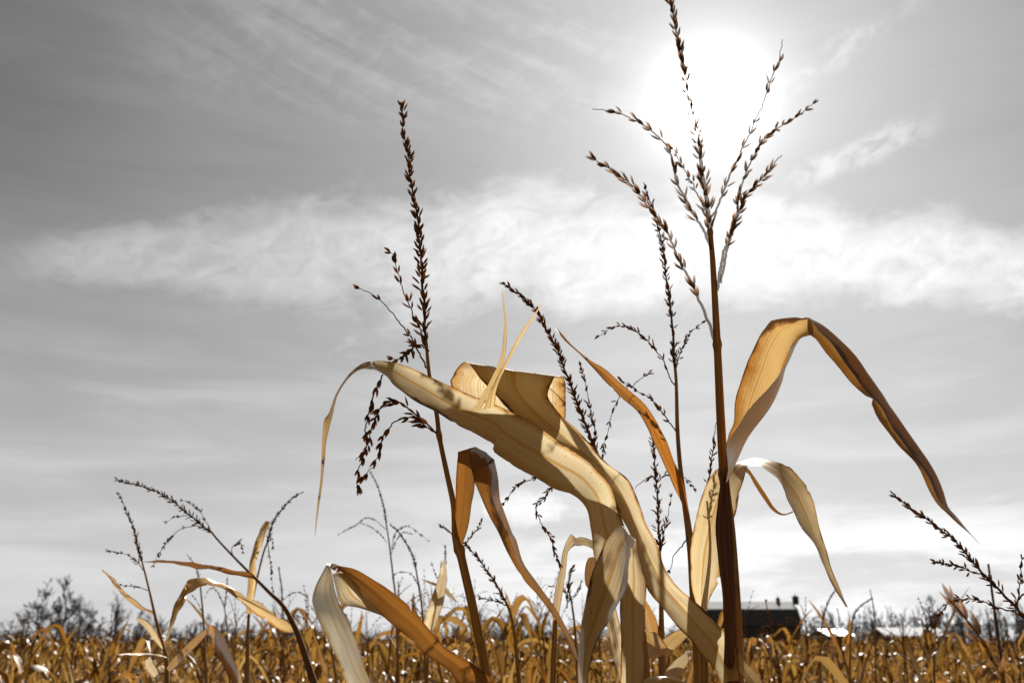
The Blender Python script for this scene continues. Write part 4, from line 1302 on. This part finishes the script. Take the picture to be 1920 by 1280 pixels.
# ------------------------------------------------------------------ the field
def gen_leaf(mb, base, az, L, W, e0, droop, kink_t, kink, curl, twist, N, M, rg, mat=0):
    t = np.linspace(0, 1, N)
    e = e0 - droop * t ** 1.4
    if kink_t > 0:
        e = e - kink / (1 + np.exp(-(t - kink_t) * 40))
    e = np.maximum(e, R(-86))
    a = az + curl * t
    step = L / (N - 1)
    d = np.stack([np.cos(e) * np.cos(a), np.cos(e) * np.sin(a), np.sin(e)], 1)
    c = base + np.concatenate([np.zeros((1, 3)), np.cumsum(d[:-1] * step, 0)])
    side0 = np.stack([-np.sin(a), np.cos(a), np.zeros(N)], 1)
    up0 = np.cross(d, side0)
    tw = twist * t ** 1.3
    side = side0 * np.cos(tw)[:, None] + up0 * np.sin(tw)[:, None]
    nor = np.cross(side, d)
    w = (W / 2 * np.minimum(1, 0.5 + 2.2 * t) * (1 - t ** 2.6) ** 0.8 + 0.0008)[:, None]
    fold = rg.uniform(0.1, 0.9) * rg.choice([-1, 1])
    Lc = c - side * w * (1 - abs(fold) * 0.35) + nor * w * fold
    Rc = c + side * w * (1 - abs(fold) * 0.35) + nor * w * fold
    if M == 3:
        pts = np.stack([Lc, c, Rc], 1)
        U = np.broadcast_to(np.array([-1.0, 0, 1.0]), (N, 3))
        a_ = np.stack(np.broadcast_arrays(U, (t * L)[:, None], w), -1)
        mb.grid(pts, a_, mat)
    else:
        leaf_surface(mb, Lc, Rc, c, M, 0.003, 0.02, int(rg.integers(1e9)), mat)


def corn(seed, h, lod, tassel=True, broken=False):
    """parts of one dry maize plant standing at the origin: list of (name, MB, materials)"""
    rg = np.random.default_rng(seed)
    N, M = ((16, 5), (11, 3), (7, 3))[lod]
    n = 10 if lod < 2 else 5
    z = np.linspace(0, h, n)
    lean = rg.normal(0, 0.06, 2)
    bendv = rg.normal(0, 0.05, 2)
    c = np.stack([lean[0] * z + bendv[0] * (z / h) ** 3, lean[1] * z + bendv[1] * (z / h) ** 3, z], 1)
    st = MB()
    tube(st, c, np.linspace(0.0115, 0.0042, n), (7, 5, 3)[lod])
    parts = [('stalk', st, [M_STALK])]
    az = rg.uniform(0, 6.28)
    nl = int(rg.integers(7, 10)) if lod < 2 else 6
    for k in range(nl):
        f = 0.30 + 0.68 * k / (nl - 1) if lod < 2 else 0.52 + 0.46 * k / (nl - 1)
        i = min(int(f * (n - 1)), n - 2)
        p = c[i] + (c[i + 1] - c[i]) * (f * (n - 1) - i)
        L = rg.uniform(0.38, 0.72) * (1.15 - 0.5 * f)
        m = MB()
        up = rg.random()
        if up < 0.22:       # still stands up
            e0, dr, kt, kk = R(rg.uniform(62, 80)), R(rg.uniform(10, 50)), 0, 0
        elif up < 0.40:     # arches over
            e0, dr, kt, kk = R(rg.uniform(45, 72)), R(rg.uniform(110, 160)), 0, 0
        else:               # broken over
            e0, dr, kt, kk = R(rg.uniform(50, 76)), R(rg.uniform(10, 40)), rg.uniform(0.18, 0.55), R(rg.uniform(80, 135))
        gen_leaf(m, p, az, L, rg.uniform(0.03, 0.065) * (1.2 if lod == 2 else 1), e0, dr, kt, kk, rg.normal(0, 0.5), rg.normal(0, 1.1), N, M, rg)
        parts.append(('leaf', m, [M_LEAF_FAR]))
        az += math.pi + rg.normal(0, 0.45)
    if tassel:
        tm = MB()
        base = c[-1]
        hl = rg.uniform(0.24, 0.36)
        ta = rg.uniform(0, 6.28)
        tl = rg.uniform(0.0, 0.6)
        nb = int(rg.integers(2, 6))
        for b in range(nb + 1):
            L = hl if b == 0 else hl * rg.uniform(0.45, 0.7)
            a = ta + b * 2.2
            sp = tl * 0.6 if b == 0 else rg.uniform(0.3, 0.8)
            t = np.linspace(0, 1, 9)
            dr = rg.uniform(0, 0.7) if b else rg.uniform(0, 0.3)
            pc = base + np.array([0, 0, 0.03 * b]) + np.stack([np.cos(a) * sp * L * t ** 1.2, np.sin(a) * sp * L * t ** 1.2, L * (t * (1 - 0.3 * sp) - dr * t ** 2.4)], 1)
            if lod < 2:
                spike(tm, pc, 0.0024 if b == 0 else 0.0014, 0.0007, 0.011 if lod == 0 else 0.017, 0.014, 0.0026 if lod else 0.0022, 30, 0.05, 1 if lod == 0 else 2, rg)
            else:
                tube(tm, pc[::2], np.array([0.003, 0.0075, 0.007, 0.0055, 0.002]) * (1.0 if b == 0 else 0.8), 3, 1)
        parts.append(('tassel', tm, [M_RACHIS, M_HUSK_FAR]))
    return parts


def join(parts, name, mats):
    """whole plant as one mesh; material slots: stalk, leaf, tassel stem, husk"""
    v, f, a, m, n = [], [], [], [], 0
    slot = {'stalk': [0], 'leaf': [1], 'tassel': [2, 3]}
    for nm, b, _ in parts:
        V_, F_, A_, M_ = b.arrays()
        v.append(V_); f.append(F_ + n); a.append(A_)
        m.append(np.array(slot[nm])[M_])
        n += len(V_)
    return np.concatenate(v), np.concatenate(f), np.concatenate(a), np.concatenate(m)


ALL_MATS = [M_STALK, M_LEAF_FAR, M_RACHIS, M_HUSK_FAR]
near_protos = []
for k in range(9):
    pr = corn(300 + k, (1.48, 1.55, 1.44, 1.58, 1.50, 1.46, 1.64, 1.42, 1.53)[k], 0, tassel=k in (1, 4, 6, 8))
    near_protos.append([(nm, b.mesh(nm, mt)) for nm, b, mt in pr])
mid_protos = []
for k in range(10):
    v, f, a, m = join(corn(400 + k, 1.46 + 0.022 * k, 1, tassel=k % 5 < 3), 'corn_plant', ALL_MATS)
    mid_protos.append(mesh_from('corn_plant', v, f, a, m, ALL_MATS))
low_protos = [join(corn(500 + k, 1.50 + 0.022 * k, 2, tassel=k % 3 < 2), 'corn_plant', ALL_MATS) for k in range(10)]


def in_view(x, y, margin=0.5):
    return abs(x) < y * 0.545 + margin


spots = []
row = 4.4
while row < 115:
    spacing = 0.25 if row < 15 else (0.42 if row < 45 else 0.8)
    x = -row * 0.545 - 0.8
    while x < row * 0.545 + 0.8:
        spots.append((x + rng.normal(0, 0.05), row + rng.normal(0, 0.10)))
        x += spacing * rng.uniform(0.75, 1.35)
    row += 0.76 if row < 15 else (0.95 if row < 45 else 1.7)
for px, d in ((25, 3.3), (215, 3.5), (410, 3.2), (655, 3.5), (760, 3.3), (985, 3.4), (1150, 3.0), (1290, 3.3), (1460, 3.2), (1610, 3.5), (1735, 3.2), (1860, 3.4)):
    spots.append((P(px, 1205, d)[0], d))
spots.sort(key=lambda s: math.hypot(*s))
# taller plants that rise out of the mass
tall = [(655, 1105, 7.0), (712, 1085, 6.0), (770, 1110, 8.0), (822, 1090, 6.5), (858, 1100, 7.5), (905, 1110, 5.5), (985, 1120, 7.0), (1030, 1115, 5.0), (1062, 1095, 6.0), (1235, 1125, 6.0), (1405, 1130, 7.0),
        (1440, 1105, 6.0), (1470, 1140, 8.0), (1497, 1130, 6.5), (1525, 1140, 7.0), (1690, 1150, 7.5), (1905, 1120, 4.5), (500, 1110, 8.5), (545, 1105, 9.0), (585, 1120, 8.0), (470, 1150, 9.0), (150, 1165, 7.0), (35, 1150, 6.0), (355, 1165, 6.5), (95, 1140, 8.0), (205, 1150, 7.0), (315, 1155, 8.0), (425, 1140, 7.5), (690, 1120, 8.5), (735, 1110, 9.0), (800, 1130, 7.0), (930, 1135, 8.5), (1015, 1140, 9.0), (1085, 1130, 8.0), (1570, 1150, 8.0), (1760, 1160, 8.5), (1830, 1160, 7.0), (628, 1100, 5.0), (676, 1075, 5.5), (745, 1090, 4.6), (790, 1065, 6.0), (842, 1110, 4.8), (870, 1085, 5.6), (915, 1075, 7.0), (950, 1105, 6.0), (1000, 1080, 7.5), (1045, 1090, 6.5), (1075, 1070, 5.0), (1110, 1110, 6.0), (240, 1130, 5.5), (345, 1120, 6.0), (452, 1115, 5.5), (120, 1150, 5.0), (10, 1130, 5.5), (1420, 1150, 5.0), (1480, 1115, 5.5), (1600, 1155, 6.0), (1700, 1160, 5.0), (490, 1130, 11.0), (515, 1122, 10.5), (535, 1128, 12.0), (558, 1124, 11.0), (578, 1132, 10.0), (602, 1130, 11.5)]
TALL_LABEL = 'one of the taller tasselled corn plants rising out of the blurred field'
def place_tall(protos):
    for k, (px, py, d) in enumerate(tall):
        p, top = P(px, 1205, d), P(px, py, d)[2]
        hgt, parts = protos[k % len(protos)]
        o = thing('corn_plant', TALL_LABEL, 'corn plant', (p[0], p[1], 0), 'taller corn plants rising out of the field')
        for nm, me in parts:
            ch = bpy.data.objects.new(nm, me)
            C.objects.link(ch)
            ch.parent = o
            kk = rng.uniform(0.75, 1.05)
            ch.color = (kk, kk * rng.uniform(0.84, 0.98), kk * rng.uniform(0.65, 0.95), 1)
        s = top / hgt
        o.scale = (s, s, s)
        o.rotation_euler = (0, 0, rng.uniform(0, 6.28))


tall_protos = []
for k in range(6):
    h = 1.62 + 0.03 * k
    pr = corn(700 + k, h, 0, tassel=True)
    zt = max(b.arrays()[0][:, 2].max() for nm, b, mt in pr)
    tall_protos.append((zt, [(nm, b.mesh(nm, mt)) for nm, b, mt in pr]))
place_tall(tall_protos)
FIELD_LABEL = 'one of the dry corn plants massed in the blurred field behind the separate tall ones'
far_v, far_f, far_a, far_m, far_n = [], [], [], [], 0
count = 0
for (x, y) in spots:
    if math.hypot(x - 1.12 * y / 3.0 * 0, y) < 2.7:
        continue
    rot = rng.uniform(0, 6.28)
    s = rng.uniform(0.89, 1.045)
    if y < 4.2:
        s *= 0.965
    if count < 232:
        near = count < 95
        o = thing('corn_plant', FIELD_LABEL, 'corn plant', (x, y, 0), 'dry corn plants of the field') if near else bpy.data.objects.new('corn_plant', mid_protos[int(rng.integers(10))])
        if near:
            for nm, me in near_protos[int(rng.integers(9))]:
                ch = bpy.data.objects.new(nm, me)
                C.objects.link(ch)
                ch.parent = o
                kk = rng.uniform(0.5, 1.15)
                ch.color = (kk, kk * rng.uniform(0.86, 1.02), kk * rng.uniform(0.7, 1.05), 1)
        else:
            C.objects.link(o)
            o.location = (x, y, 0)
            o['label'], o['category'], o['group'] = FIELD_LABEL, 'corn plant', 'dry corn plants of the field'
            kk = rng.uniform(0.5, 1.15)
            o.color = (kk, kk * rng.uniform(0.88, 1.0), kk * rng.uniform(0.75, 1.0), 1)
        o.rotation_euler = (0, 0, rot)
        o.scale = (s, s, s)
        count += 1
    else:
        v, f, a, m = low_protos[int(rng.integers(10))]
        ca, sa = math.cos(rot), math.sin(rot)
        k = s * (1.0 + 0.03 * min(1, y / 60))
        vv = np.stack([(v[:, 0] * ca - v[:, 1] * sa) * k + x, (v[:, 0] * sa + v[:, 1] * ca) * k + y, v[:, 2] * k], 1)
        far_v.append(vv); far_f.append(f + far_n); far_a.append(a); far_m.append(m)
        far_n += len(v)
me = mesh_from('corn_field', np.concatenate(far_v), np.concatenate(far_f), np.concatenate(far_a), np.concatenate(far_m), ALL_MATS)
o = bpy.data.objects.new('corn_field', me)
C.objects.link(o)
o['kind'] = 'stuff'
o['label'] = 'far part of the dry brown corn field reaching to the trees'
o['category'] = 'corn field'
print('spots', len(spots), 'far quads', len(me.polygons))
